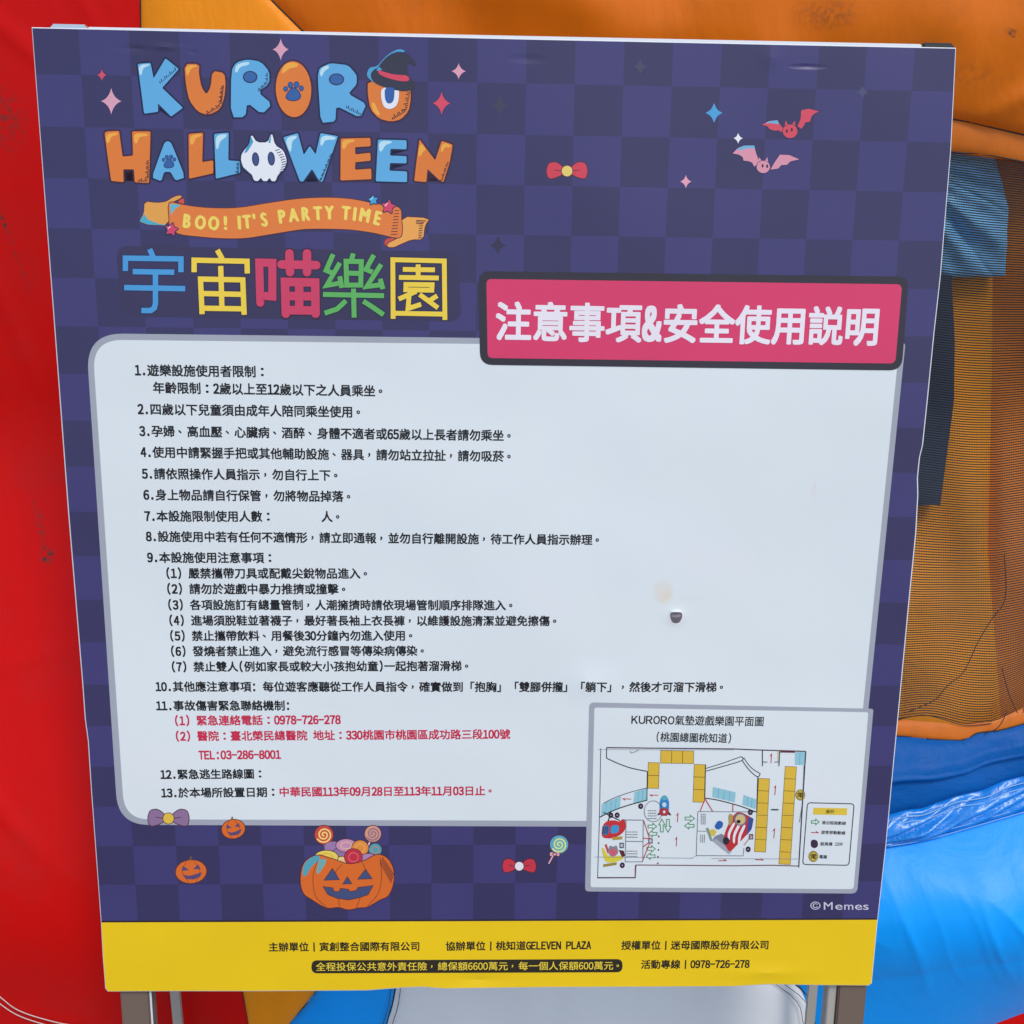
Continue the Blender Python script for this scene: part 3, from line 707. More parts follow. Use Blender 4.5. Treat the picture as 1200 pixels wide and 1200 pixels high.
def star5(x, y, r, c, a0=0, nm='star', par=None, z=.0005):
    a = Art(nm, par or sheet, z); p = []
    for i in range(10):
        t = a0-math.pi/2+i*math.pi/5; q_ = r if i % 2 == 0 else r*.5; p.append((x+q_*math.cos(t), y+q_*math.sin(t)))
    p = smooth(p, 1, .15); a.fill(grow(p, 1), (40, 36, 78)); a.fill(p, c); a.line([(x-r*.5, y-r*.1), (x-r*.1, y-r*.5)], 1.2, (240, 200, 215) if c[0] > 150 else (180, 230, 245)); a.done()
star5(201, 269, 8.2, (206, 64, 100), .2); star5(437.4, 234.6, 6.2, (60, 160, 216), -.1); star5(455.3, 242.4, 8.8, (206, 64, 100), .15)

# title characters, drawn stroke by stroke
a = Art('title_box', sheet, .00004); a.fill(rrect((136, 288), (537, 295), (541, 377), (142, 371), 15), (52, 46, 84)); a.done()
def strokes(cx, lines, w_, col, edge, rnd=False):
    a = Art('title_character', sheet, .00009)
    for sgn in (0, 1):
        for s_ in lines:
            closed = s_[0] == s_[-1]; p = s_[:-1] if closed else s_
            p = cx(p)
            if not closed:
                ex = .9 if sgn == 0 else 0
                d1 = (Vector(p[0])-Vector(p[1])).normalized()*ex; d2 = (Vector(p[-1])-Vector(p[-2])).normalized()*ex
                p = [tuple(Vector(p[0])+d1)]+list(p[1:-1])+[tuple(Vector(p[-1])+d2)]
            a.line(p, w_+(2.2 if sgn == 0 else 0), edge if sgn == 0 else col, closed)
            if rnd and not closed:
                for e_ in (p[0], p[-1]): a.ell(e_[0], e_[1], (w_+(2.2 if sgn == 0 else 0))/2, (w_+(2.2 if sgn == 0 else 0))/2, edge if sgn == 0 else col, 14)
    return a.done()
DK = (34, 34, 62)
strokes(C5, [[(248,392),(275,455)], [(93,532),(93,450),(448,455),(448,540)], [(140,536),(405,540)], [(85,638),(475,645)], [(285,545),(285,740),(278,768),(255,785),(195,785)]], 6.3, (68, 150, 212), (30, 40, 90))
strokes(C5, [[(680,398),(712,455)], [(532,540),(532,463),(870,470),(872,548)], [(583,808),(573,584),(843,589),(852,812)], [(590,676),(845,682)], [(590,770),(850,774)], [(702,500),(710,775)]], 6.2, (234, 206, 66), DK)
strokes(C5, [[(955,735),(948,478),(1032,480),(1032,695),(960,690)]], 9.4, (202, 60, 98), (58, 26, 62), True)
strokes(D5, [[(0,490),(222,495)], [(50,420),(55,540)], [(163,420),(163,540)], [(28,805),(22,602),(215,606),(218,805)], [(28,692),(212,694)], [(30,782),(212,785)], [(113,610),(113,780)]], 10, (202, 60, 98), (58, 26, 62), True)
strokes(D5, [[(330,425),(285,528),(325,545)], [(373,480),(288,625),(392,606)], [(372,566),(385,640)], [(458,420),(446,468)], [(412,470),(416,622),(506,622),(510,472),(412,470)], [(425,546),(505,548)],
             [(590,430),(540,522),(582,540)], [(637,490),(545,632),(650,618)], [(630,582),(648,648)], [(265,682),(655,690)], [(460,645),(464,830)], [(412,722),(355,775),(275,802)], [(522,725),(585,765),(652,812)]], 5.8, (92, 178, 92), (22, 40, 60))
strokes(D5, [[(713,838),(711,460),(1040,468),(1044,845)], [(712,802),(1045,808)], [(775,522),(980,525)], [(873,490),(873,572)], [(750,573),(1005,577)], [(795,618),(962,620),(960,655),(794,652),(795,618)],
             [(862,662),(748,712)], [(815,690),(808,772),(892,745)], [(882,682),(1000,768)], [(995,690),(935,728)]], 5.6, (234, 206, 66), DK)

# bats (plain little bats)
def bat(body, r, lw, rw, cy, c, edge, eyes):
    a = Art('bat', sheet, .0001)
    for p in (lw, rw): p = BT(p); a.fill(grow(p, .8), NAVY); a.fill(p, c)
    a.fill(BT(cy), (110, 176, 214))
    x, y = BT([body])[0]
    for s_ in (-1, 1): a.fill([(x+s_*r*.75, y-r*.6), (x+s_*r*.62, y-r*1.45), (x+s_*r*.2, y-r*.85)], c)
    a.ell(x, y, r+.6, r*.93+.6, NAVY, 22); a.ell(x, y, r, r*.93, c, 22)
    for e_ in eyes: a.ell(*BT([e_])[0], 1.2, 2.2, (50, 30, 50), 12)
    a.done()
bat((700,405), 8.6, [(395,335),(470,295),(560,285),(600,345),(630,375),(612,415),(570,392),(535,400),(480,382),(455,350)], [(780,350),(815,270),(820,180),(900,160),(1015,190),(960,215),(930,250),(915,300),(865,310),(850,340),(822,380)],
    [(425,320),(480,295),(565,285),(582,328),(500,318)], (212, 74, 92), MAROON, [(665,403),(718,388)])
bat((410,790), 7.8, [(80,645),(130,590),(200,560),(310,560),(335,650),(368,738),(312,788),(292,745),(250,728),(198,722),(185,680),(140,655)], [(488,820),(530,745),(590,658),(690,662),(800,708),(705,730),(665,768),(605,770),(572,808)],
    [(120,600),(200,560),(312,558),(322,592),(240,588),(160,612)], (216, 148, 170), MAROON, [(403,778),(452,783)])

# pink heading banner
a = Art('heading_banner', sheet, .0004)
a.fill(rrect((561, 317.8), (1064.8, 324.3), (1056.5, 434.2), (562.5, 427.5), [13, 13, 15, 15]), (44, 40, 52))
a.fill(rrect((570, 327), (1057, 333.2), (1049, 426), (571.5, 419.5), [6, 7, 7, 6]), (212, 54, 104))
hb = a.done()
a = Art('heading_lettering', hb, .0006); a.text('注意事項&安全使用説明', (580, 377.5), (1031, 384), (232, 230, 242), off=.026, lw=.55, hs=1.08, latin=(.85, 1.1)); a.done()

# white rules panel
wm = newmat('white_print', (.8, .8, .8), .40, .5); bb = wm.node_tree.nodes['Principled BSDF']
g_ = N(wm, 'ShaderNodeGroup'); g_.node_tree = RG; L(wm, g_.outputs[0], bb.inputs['Normal'])
tc = N(wm, 'ShaderNodeTexCoord'); nz = N(wm, 'ShaderNodeTexNoise'); nz.inputs['Scale'].default_value = 6; nz.inputs['Detail'].default_value = 7; nz.inputs['Roughness'].default_value = .65
rp = N(wm, 'ShaderNodeValToRGB'); el = rp.color_ramp.elements; el[0].position = .35; el[0].color = (0.731, 0.76, 0.741, 1); el[1].position = .7; el[1].color = (0.75, 0.755, 0.731, 1)
e_ = el.new(.52); e_.color = (0.741, 0.769, 0.746, 1)
L(wm, tc.outputs['Object'], nz.inputs['Vector']); L(wm, nz.outputs[0], rp.inputs[0])
last = rp.outputs[0]
def stain_and_tint(px, py, ru, rv, col, k):
    global last
    mp = N(wm, 'ShaderNodeMapping'); mp.vector_type = 'TEXTURE'; u, v = T(px, py)
    mp.inputs['Location'].default_value = (u, v, 0); mp.inputs['Scale'].default_value = (ru, rv, 1)
    n2 = N(wm, 'ShaderNodeTexNoise'); n2.inputs['Scale'].default_value = 60; n2.inputs['Detail'].default_value = 4; L(wm, tc.outputs['Object'], n2.inputs['Vector'])
    L(wm, tc.outputs['Object'], mp.inputs['Vector']); gr = N(wm, 'ShaderNodeTexGradient', gradient_type='SPHERICAL'); L(wm, mp.outputs[0], gr.inputs[0])
    m1 = N(wm, 'ShaderNodeMapRange'); m1.inputs['From Max'].default_value = .35; m1.inputs['To Max'].default_value = k; L(wm, gr.outputs['Fac'], m1.inputs[0])
    m2 = N(wm, 'ShaderNodeMath', operation='MULTIPLY'); L(wm, m1.outputs[0], m2.inputs[0]); L(wm, n2.outputs[0], m2.inputs[1])
    mx = N(wm, 'ShaderNodeMix', data_type='RGBA'); mx.inputs[7].default_value = (*col, 1); L(wm, m2.outputs[0], mx.inputs[0]); L(wm, last, mx.inputs[6]); last = mx.outputs[2]
stain_and_tint(777, 694, .0125, .0155, (.78, .62, .42), .9); stain_and_tint(810, 701, .016, .004, (.7, .66, .55), .3); stain_and_tint(690, 800, .05, .032, (.70, .74, .76), .16); stain_and_tint(954, 574, .003, .011, (.75, .6, .5), .5)  # beige stain and smaller marks; the third is a faint cool tint over the bubble
stain_and_tint(600, 700, .09, .05, (.8, .72, .78), .16); stain_and_tint(760, 640, .12, .07, (.74, .72, .8), .12)
# tiny specks of dirt
nv = N(wm, 'ShaderNodeTexVoronoi'); nv.inputs['Scale'].default_value = 30; L(wm, tc.outputs['Object'], nv.inputs['Vector'])
ms = N(wm, 'ShaderNodeMath', operation='LESS_THAN'); ms.inputs[1].default_value = .028; L(wm, nv.outputs['Distance'], ms.inputs[0])
sep = N(wm, 'ShaderNodeSeparateColor'); L(wm, nv.outputs['Color'], sep.inputs[0]); gt = N(wm, 'ShaderNodeMath', operation='GREATER_THAN'); gt.inputs[1].default_value = .93; L(wm, sep.outputs[0], gt.inputs[0])
mm = N(wm, 'ShaderNodeMath', operation='MULTIPLY'); L(wm, ms.outputs[0], mm.inputs[0]); L(wm, gt.outputs[0], mm.inputs[1])
mq = N(wm, 'ShaderNodeMath', operation='MULTIPLY'); mq.inputs[1].default_value = .35; L(wm, mm.outputs[0], mq.inputs[0])
mx = N(wm, 'ShaderNodeMix', data_type='RGBA'); mx.inputs[7].default_value = (.3, .28, .25, 1); L(wm, mq.outputs[0], mx.inputs[0]); L(wm, last, mx.inputs[6])
L(wm, mx.outputs[2], bb.inputs['Base Color'])
GRY = (158, 166, 180)
a = Art('rules_panel', sheet, .00006)
outer = rrect((100.5, 390.5), (1061, 402), (1003.5, 970), (138.5, 966.5), [44, 4, 4, 36], 12)
inner = rrect((108, 398), (1053.5, 408.5), (998, 963), (146, 960), [36, 4, 4, 29], 12)
a.fill(outer, GRY); a.fill(inner, wm); rules = a.done()
K_ = (18, 16, 22); RD = (196, 34, 74)
lines = [
 ('1.遊樂設施使用者限制：', (158, 434.0), (300.3, 435.8), K_), ('年齡限制：2歲以上至12歲以下之人員乘坐。', (179, 454.6), (440, 458.4), K_),
 ('2.四歲以下兒童須由成年人陪同乘坐使用。', (161.3, 479.6), (414, 483), K_), ('3.孕婦、高血壓、心臟病、酒醉、身體不適者或65歲以上長者請勿乘坐。', (163.3, 505.3), (590.7, 510.7), K_),
 ('4.使用中請緊握手把或其他輔助設施、器具，請勿站立拉扯，請勿吸菸。', (164.7, 530), (590.7, 535), K_), ('5.請依照操作人員指示，勿自行上下。', (166.3, 555.3), (387.7, 557.2), K_),
 ('6.身上物品請自行保管，勿將物品掉落。', (168, 580), (402.7, 582), K_), ('7.本設施限制使用人數：　　　　人。', (169.3, 605), (390, 605.7), K_),
 ('8.設施使用中若有任何不適情形，請立即通報，並勿自行離開設施，待工作人員指示辦理。', (171, 628.8), (694.3, 632.8), K_), ('9.本設施使用注意事項：', (172.5, 653.4), (309.5, 653.9), K_),
 ('(1) 嚴禁攜帶刀具或配戴尖銳物品進入。', (193.5, 672), (422.5, 672.3), K_), ('(2) 請勿於遊戲中暴力推擠或撞擊。', (194.5, 690.3), (397, 690.6), K_),
 ('(3) 各項設施訂有總量管制，人潮擁擠時請依現場管制順序排隊進入。', (195.7, 709), (593, 709.5), K_), ('(4) 進場須脫鞋並著襪子，最好著長袖上衣長褲，以維護設施清潔並避免擦傷。', (197, 727.3), (644.5, 727.9), K_),
 ('(5) 禁止攜帶飲料、用餐後30分鐘內勿進入使用。', (198, 745.4), (475.7, 745), K_), ('(6) 發燒者禁止進入，避免流行感冒等傳染病傳染。', (199, 763.4), (489.3, 762.8), K_),
 ('(7) 禁止雙人(例如家長或較大小孩抱幼童)一起抱著溜滑梯。', (200, 781.6), (541.3, 780.6), K_),
 ('10.其他應注意事項: 每位遊客應聽從工作人員指令，確實做到「抱胸」「雙腳併攏」「躺下」，然後才可溜下滑梯。', (182.3, 804.8), (840, 805.4), K_),
 ('11.事故傷害緊急聯絡機制:', (183, 827.2), (334.3, 827), K_), ('(1) 緊急連絡電話：0978-726-278', (203.7, 844.8), (399.3, 843.4), RD), ('(2) 醫院：臺北榮民總醫院 地址：330桃園市桃園區成功路三段100號', (204.7, 863), (598, 860.4), RD),
 ('TEL:03-286-8001', (232.7, 885), (329.3, 884.3), RD), ('12.緊急逃生路線圖：', (188, 907.8), (298.3, 907), K_), ('13.於本場所設置日期：', (189, 929.4), (313.5, 928.4), K_), ('中華民國113年09月28日至113年11月03日止。', (326.7, 928.2), (569, 926.8), RD)]
for t_, p0, p1, c in lines:
    a = Art('text_line', rules, .00016); a.text(t_, p0, p1, c, off=.025, hs=1.02); a.done()
# torn hole in the sheet
a = Art('torn_hole', sheet, .0004)
a.fill(smooth(tr([(548,226),(620,218),(692,228),(690,300),(655,350),(620,372),(580,350),(552,300)], 8.571, 720, 690), 1), (226, 226, 232))
a.fill(smooth(tr([(555,240),(620,232),(682,240),(680,290),(655,335),(620,348),(580,338),(560,290)], 8.571, 720, 690), 1), (104, 100, 112))
a.fill(smooth(tr([(572,262),(620,268),(668,258),(655,282),(610,290),(580,282)], 8.571, 720, 690), 1), (140, 134, 140))
a.done()
# a raised lip above the hole
lipm = wm
uc, vc = T(792, 717); vs = []; fs = []
for i in range(9):
    t = -1+i/4
    vs += [(uc+t*.0072, vc+.0016+.0014*(1-t*t), .0003), (uc+t*.0064, vc-.0002+.0008*(1-t*t), .0024*(1-t*t)+.0004)]
fs = [(2*i, 2*i+1, 2*i+3, 2*i+2) for i in range(8)]
part('torn_lip', vs, fs, lipm, parent=sheet, sm=True)

# floor plan
a = Art('floor_plan', sheet, .00025)
a.fill(rrect((690.5, 823), (1023.5, 830.5), (1004.3, 1047), (685.5, 1044.5), [6, 3, 7, 5]), GRY)
a.fill(rrect((696.5, 829), (1017.5, 834.5), (1000.2, 1041.8), (692, 1039.5), [3, 3, 4, 3]), wm)
plan = a.done()
a = Art('plan_title', plan, .0004); a.text('KURORO氣墊遊戲樂園平面圖', (739.5, 843.4), (895.5, 845.6), K_, off=.012, lw=.73, hs=1.12, latin=(.68, 1.0)); a.text('(桃園總圖桃知道)', (768, 863.6), (858, 865.4), K_, off=.012, lw=.5, hs=1.12); a.done()
pl = Art('plan_walls', plan, .0004); LG = (70, 78, 98); RB = (150, 60, 70)
pl.line(G6([(205,40),(600,44),(1200,50)])+H6([(400,52),(745,62)]), 1.3, (60, 40, 60)); pl.line(G6([(140,55),(1200,58)]), .5, (130, 140, 160))
pl.line(H6([(745,62),(722,420),(695,878)]), 1.4, (50, 48, 66)); pl.line(G6([(160,45),(150,580),(135,1058),(430,1056),(436,956)]), .9, LG)
pl.line(G6([(205,40),(205,122)]), 1, K_); pl.line(spline(G6([(205,122),(300,165),(400,200),(522,225)]), 5), 1.1, K_); pl.line(G6([(524,225),(520,455)]), 1, K_)
pl.line(spline(G6([(520,450),(380,488),(260,530),(148,585)]), 5), 1.2, K_); pl.line(spline(G6([(518,355),(400,385),(270,430),(180,475)]), 5), .8, LG)
pl.line(G6([(436,956),(1200,962)])+H6([(500,862),(695,868)]), 1.1, (110, 56, 70))
pl.line(G6([(430,956),(428,1056)]), 1.0, (130, 60, 74)); pl.line(G6([(135,1055),(430,1055)]), 1.3, (80, 46, 60))
pl.line(G6([(978,170),(972,435)]), 1.1, K_); pl.line(spline(H6([(35,390),(130,405),(280,445),(395,488)]), 5), 1.1, K_); pl.line(spline(H6([(45,200),(170,165),(298,125),(292,98)]), 3), .9, K_)
pl.line(spline(H6([(40,182),(160,145),(290,98)]), 4), .8, K_); pl.line(spline(H6([(298,125),(345,190),(405,240),(425,218)]), 4), .9, K_); pl.line(spline(H6([(308,105),(360,175),(425,218)]), 4), .8, K_)
pl.line(H6([(408,238),(400,490)]), 1, K_); pl.line(G6([(910,885),(855,905)]), .4, (140, 150, 165)); pl.line(G6([(110,893),(880,903)]), .45, (120, 135, 155)); pl.line(H6([(80,815),(690,818)]), .45, (120, 135, 155))
pl.line(G6([(918,538),(905,882)]), .6, LG); pl.line(G6([(905,882),(1250,884)])+H6([(305,795)]), .6, LG); pl.line(G6([(918,538),(1200,540)])+H6([(395,485)]), .5, LG); pl.line(G6([(912,690),(985,692)]), .5, LG); pl.line(H6([(305,795),(310,740)]), .5, LG)
pl.line(G6([(330,603),(492,605)]), .7, LG); pl.line(G6([(358,603),(350,930),(488,930),(492,605)]), .6, LG); pl.line(G6([(352,770),(488,772)]), .6, LG)
for s_ in (G6([(495,608),(540,745)]), G6([(540,790),(488,918)]), G6([(975,440),(935,535)]), G6([(975,440),(1033,535)]), H6([(232,435),(232,485)]), G6([(492,745),(540,750)]), G6([(492,812),(535,780)])): pl.line(s_, 1.0, (190, 40, 52))
pl.line(H6([(440,50),(440,165)]), .9, K_); pl.line(H6([(562,55),(556,165)]), .9, K_); pl.line(H6([(440,135),(475,136)]), .8, (40, 110, 130)); pl.line(H6([(525,136),(556,136)]), .8, (40, 110, 130)); pl.line(H6([(550,50),(550,130)]), .6, (200, 180, 60))
pl.line(H6([(500,470),(553,471)]), 1.3, K_); pl.line(H6([(732,160),(722,420),(700,560)]), .5, LG); pl.line(H6([(566,64),(668,66)]), 1.3, (120, 30, 50)); pl.line(H6([(370,645),(310,720)]), .7, (170, 40, 50))
pl.line(ellipse(*G6([(570,535)])[0], 10.6, 12.2), .5, LG, True); pl.line(spline(G6([(460,55),(400,80),(390,62)]), 3), .5, LG)
pl.done()
def quad_split(q_, n_, vert):
    tl, tr2, br, bl = [Vector(p) for p in q_]; out = []
    for i in range(n_):
        s0, s1 = i/n_, (i+1)/n_
        out.append((tl.lerp(bl, s0), tr2.lerp(br, s0), tr2.lerp(br, s1), tl.lerp(bl, s1)) if vert else (tl.lerp(tr2, s0), tl.lerp(tr2, s1), bl.lerp(br, s1), bl.lerp(br, s0)))
    return out
booths = quad_split(G6([(628,62),(887,66),(884,165),(627,160)]), 3, False)+quad_split(G6([(531,156),(617,158),(612,358),(526,356)]), 2, True)+quad_split(G6([(890,170),(978,173),(968,467),(880,464)]), 3, True) \
    +quad_split(H6([(414,252),(491,255),(462,770),(384,766)]), 6, True)+quad_split(H6([(601,168),(680,171),(636,857),(556,853)]), 8, True)
for b4 in booths:
    a = Art('booth_square', plan, .0004); a.fill([tuple(p) for p in b4], (216, 182, 60)); a.line([tuple(p) for p in b4], .6, (120, 98, 40), True); a.done()
TEAL = (140, 196, 214)
def strip(p, n_): 
    a = Art('shaded_strip', plan, .00045); a.fill(p, TEAL); h = len(p)//2
    for i in range(1, n_):
        pa = Vector(p[0]).lerp(Vector(p[h-1]), i/n_); pb = Vector(p[-1]).lerp(Vector(p[h]), i/n_); a.line([tuple(pa), tuple(pb)], .45, (90, 150, 176))
    a.done()
strip(G6([(168,482),(318,418),(310,510),(162,575)]), 4); strip(G6([(422,388),(520,358),(516,448),(416,472)]), 3); strip(H6([(92,312),(252,350),(246,420),(88,382)]), 4); strip(H6([(308,368),(398,400),(392,468),(300,436)]), 3); strip(H6([(670,66),(740,68),(732,158),(668,156)]), 2)
def half_arrow(x0, y0, x1, y1, s_):
    a = Art('red_arrow', plan, .0005); a.line([(x0, y0), (x1, y1)], .9, (176, 34, 44)); d_ = (Vector((x1, y1))-Vector((x0, y0))).normalized(); n_ = Vector((-d_.y, d_.x))*s_
    e_ = Vector((x1, y1)); a.fill([tuple(e_), tuple(e_-d_*3.8+n_*2.3), tuple(e_-d_*2.8)], (176, 34, 44)); a.done()
for s_ in (G6([(398,442),(328,438)]), G6([(608,412),(540,408)]), G6([(758,622),(764,548)]), G6([(750,810),(754,735)]), H6([(130,830),(190,830)]), H6([(388,822),(448,826)]), H6([(500,145),(505,75)]), H6([(527,370),(534,300)]), H6([(520,672),(526,602)]), H6([(782,632),(836,634)])):
    half_arrow(*s_[0], *s_[1], 1 if s_[0][0] < s_[1][0]-1.5 and False else -1)
def open_arrow(x, y, dx, dy, L_=10, W_=6.5):
    a = Art('green_arrow', plan, .0005); d_ = Vector((dx, dy)).normalized(); n_ = Vector((-d_.y, d_.x)); c_ = Vector((x, y))
    p = [c_-d_*L_/2+n_*W_*.22, c_+d_*L_*.05+n_*W_*.22, c_+d_*L_*.05+n_*W_*.5, c_+d_*L_/2, c_+d_*L_*.05-n_*W_*.5, c_+d_*L_*.05-n_*W_*.22, c_-d_*L_/2-n_*W_*.22]
    a.line([tuple(k) for k in p], .9, (46, 140, 78), True); a.done()
for x, y, dx, dy, l_ in [(563,655,1,0,10),(565,712,-1,0,10),(553,830,1,0,10),(550,888,-1,0,10),(637,648,0,-1,15),(685,650,0,1,15),(856,593,1,0,11),(852,650,-1,0,11)]:
    open_arrow(*G6([(x, y)])[0], dx, dy, l_, 7.5)
open_arrow(*H6([(812,558)])[0], 1, 0, 9, 6.5)
for x, y in G6([(472,497),(238,567),(288,567),(328,958)])+H6([(355,490),(340,750)]):
    a = Art('blower_dot', plan, .0005); a.ell(x, y, 3, 3.4, (52, 34, 62), 14); a.ell(x, y, .8, .9, (180, 160, 190), 8); a.done()
for x, y in G6([(613,733),(612,785),(610,838),(607,892),(605,943)]):
    a = Art('barrier_dot', plan, .0005); a.ell(x, y, 1, 1.1, (110, 40, 50), 8); a.done()
for x, y in G6([(548,768),(323,803)])+H6([(360,662)]):
    a = Art('outlet_square', plan, .0005); a.fill([(x-2.6, y-3.2), (x+2.6, y-3.2), (x+2.6, y+3.2), (x-2.6, y+3.2)], (92, 92, 110)); a.fill([(x-1.3, y-1.8), (x+1.3, y-1.8), (x+1.3, y+1.8), (x-1.3, y+1.8)], (190, 196, 208)); a.done()
def elec(x, y):
    a = Art('power_mark', plan, .0005); a.ell(x, y, 5.6, 6.4, (90, 76, 30)); a.ell(x, y, 4.8, 5.5, (222, 196, 70)); a.line(ellipse(x, y, 3.9, 4.5, 20), .5, K_, True); a.done()
    b2 = Art('power_mark_lettering', plan, .0007); b2.text('電', (x-3.5, y), (x+3.5, y), K_, off=.01); b2.done()
elec(*H6([(706,368)])[0]); elec(*H6([(798,800)])[0])
a = Art('plan_legend', plan, .0004); a.line(rrect(*H6([(757,423),(1085,431),(1048,863),(723,857)]), 4, 5), 1.1, (52, 56, 74), True)
a.fill(H6([(800,458),(1036,462),(1034,510),(796,506)]), (218, 192, 60)); a.fill(smooth(H6([(780,690),(800,680),(828,690),(832,728),(808,745),(780,732)]), 2), (56, 36, 66))
a.text('圖例', H6([(885,485)])[0], H6([(945,486)])[0], (70, 60, 30), off=.01)
a.text('進出設施動線', H6([(858,562)])[0], H6([(1028,568)])[0], K_, off=.01); a.text('遊客移動動線', H6([(852,630)])[0], H6([(1024,636)])[0], K_, off=.01)
a.text('鼓風機 220V', H6([(846,712)])[0], H6([(1006,714)])[0], K_, off=.006, latin=(.78, 1.05)); a.text('電箱', H6([(838,802)])[0], H6([(895,804)])[0], K_, off=.01); a.done()
# small pictures of the rides: rocket, helicopter, boat, striped slide
a = Art('ride_picture', plan, .0005)
a.fill(smooth(G6([(628,560),(595,572),(622,535)]), 1), (60, 30, 50)); a.fill(smooth(G6([(690,535),(715,572),(680,562)]), 1), (60, 30, 50))
a.fill(smooth(G6([(620,560),(618,470),(632,425),(657,408),(682,425),(695,470),(690,560)]), 2), (52, 130, 196)); a.fill(smooth(G6([(630,450),(640,420),(658,411),(676,420),(686,450)]), 1), (84, 168, 190))
a.fill(smooth(G6([(615,520),(655,508),(692,522),(688,572),(620,572)]), 1), (170, 50, 62)); a.ell(*G6([(656,485)])[0], 2.4, 2.8, (190, 220, 234)); a.ell(*G6([(655,541)])[0], 1.5, 1.7, (232, 220, 220)); a.done('blue and red rocket picture')
a = Art('ride_picture', plan, .0005)
a.line(G6([(180,545),(310,610)]), 1.2, (40, 30, 46)); a.line(G6([(215,620),(240,550)]), 1.4, (40, 30, 46))
a.fill(smooth(G6([(165,720),(172,650),(205,612),(270,605),(305,620),(330,595),(352,605),(355,680),(310,725),(240,750),(180,745)]), 2), (196, 44, 50))
a.fill(smooth(G6([(170,710),(178,655),(205,642),(228,645),(222,722),(185,722)]), 1), (60, 110, 160)); a.fill(smooth(G6([(240,650),(290,640),(305,665),(295,705),(235,712)]), 1), (60, 150, 206))
for i in range(3): a.line(G6([(180+i*16, 655), (176+i*16, 712)]), .8, (30, 34, 60))
a.fill(G6([(250,738),(330,732),(328,755),(252,762)]), (176, 150, 60)); a.done('red and blue helicopter picture')
a = Art('ride_picture', plan, .0005)
a.fill(smooth(G6([(165,830),(180,815),(215,890),(300,885),(345,880),(330,915),(250,940),(190,930)]), 1), (214, 204, 60)); a.fill(G6([(190,800),(205,790),(225,850),(215,870)]), (190, 70, 70))
a.fill(smooth(G6([(215,850),(230,800),(255,815),(285,800),(300,860),(270,890),(235,890)]), 1), (130, 132, 150)); a.fill(smooth(G6([(222,845),(255,825),(290,845),(275,880),(240,885)]), 1), (206, 90, 110)); a.fill(G6([(300,838),(340,845),(350,885),(325,895)]), (90, 32, 40)); a.fill(G6([(178,950),(285,935),(283,955),(180,972)]), (150, 138, 60)); a.done('yellow and grey boat picture')
a = Art('ride_picture', plan, .0005)
a.fill(H6([(85,690),(105,660),(150,640),(235,690),(205,785)]), (124, 132, 150)); a.fill(H6([(85,690),(205,785),(225,765),(115,675)]), (160, 166, 180))
a.fill(smooth(H6([(225,525),(262,488),(300,492),(378,535),(365,610),(290,690),(208,775),(160,690),(185,610)]), 1, .15), (186, 44, 52)); a.fill(H6([(345,520),(378,535),(362,612),(330,650),(335,590)]), (48, 78, 150))
for k in range(3):
    x_ = 205+k*36; a.fill(smooth(H6([(x_+30,560+k*8),(x_+48,565+k*8),(x_+8,640+k*14),(x_+5,690+k*22),(x_-10,680+k*22),(x_-8,630+k*12)]), 1), (226, 228, 236))
a.ell(*H6([(285,540)])[0], 7.2, 7.4, (90, 120, 150)); a.ell(*H6([(285,540)])[0], 5.8, 6, (206, 186, 130)); a.ell(*H6([(272,555)])[0], 2.4, 2.2, (40, 30, 40))
a.fill(smooth(H6([(100,590),(130,545),(165,560),(160,595),(125,615)]), 1), (40, 96, 172)); a.fill(smooth(H6([(60,620),(95,605),(120,625),(100,660),(70,650)]), 1), (208, 190, 80)); a.fill(H6([(42,600),(60,598),(90,690),(75,690)]), (120, 150, 130))
a.fill(smooth(H6([(200,500),(235,505),(230,560),(205,590)]), 1), (170, 150, 80)); a.ell(*H6([(185,690)])[0], 3.8, 4.4, (40, 36, 48)); a.done('red and white striped slide picture')
def tiny(x, y, n_, w_, vert=False):
    a = Art('plan_note', plan, .0005)
    for i in range(n_):
        k = 0
        while k < w_:
            l_ = random.uniform(1.0, 2.6); k2 = min(w_, k+l_)
            if vert: a.line([(x+i*2.2, y+k), (x+i*2.2, y+k2)], .9, (104, 106, 120))
            else: a.line([(x+k, y+i*3.0), (x+k2, y+i*3.0)], .9, (104, 106, 120))
            k = k2+.5
    a.done()
tiny(*G6([(360,698)])[0], 3, 13); tiny(*G6([(360,848)])[0], 3, 13); tiny(*G6([(528,532)])[0], 4, 10); tiny(*G6([(945,555)])[0], 3, 13, True); tiny(*G6([(940,720)])[0], 3, 9, True)

# yellow foot band
a = Art('footer_band', sheet, .00006)
lb = [(119, 1081), (121, 1120), (124, 1158)]; rbm = [(1028, 1077.8), (1024, 1120), (1021, 1152)]
a.fill([(118.8, 1079), (1028.2, 1076)]+[rbm[0]]+[lb[0]], (36, 28, 40))
a.fill([lb[0], rbm[0], (1024, 1120), (1021, 1152)]+bot+[(124, 1158), (121, 1120)], (232, 198, 6)); foot = a.done()
for t_, p0, p1, c in [('主辦單位|寅創整合國際有限公司', (314.5, 1110), (492.5, 1109), K_), ('協辦單位|桃知道GELEVEN PLAZA', (522, 1109), (692.8, 1107.6), K_), ('授權單位|迷母國際股份有限公司', (728, 1108), (901.5, 1107.4), K_), ('活動專線|0978-726-278', (751, 1130.4), (878.5, 1129.6), K_)]:
    a = Art('text_line', foot, .00016); a.text(t_, p0, p1, c, off=.022, hs=1.06); a.done()
a = Art('footer_pill', foot, .00016); a.fill(rrect((365, 1125.3), (729.5, 1123.8), (729.5, 1139.3), (365, 1140.6), 7.2, 8), (40, 34, 22)); a.done()
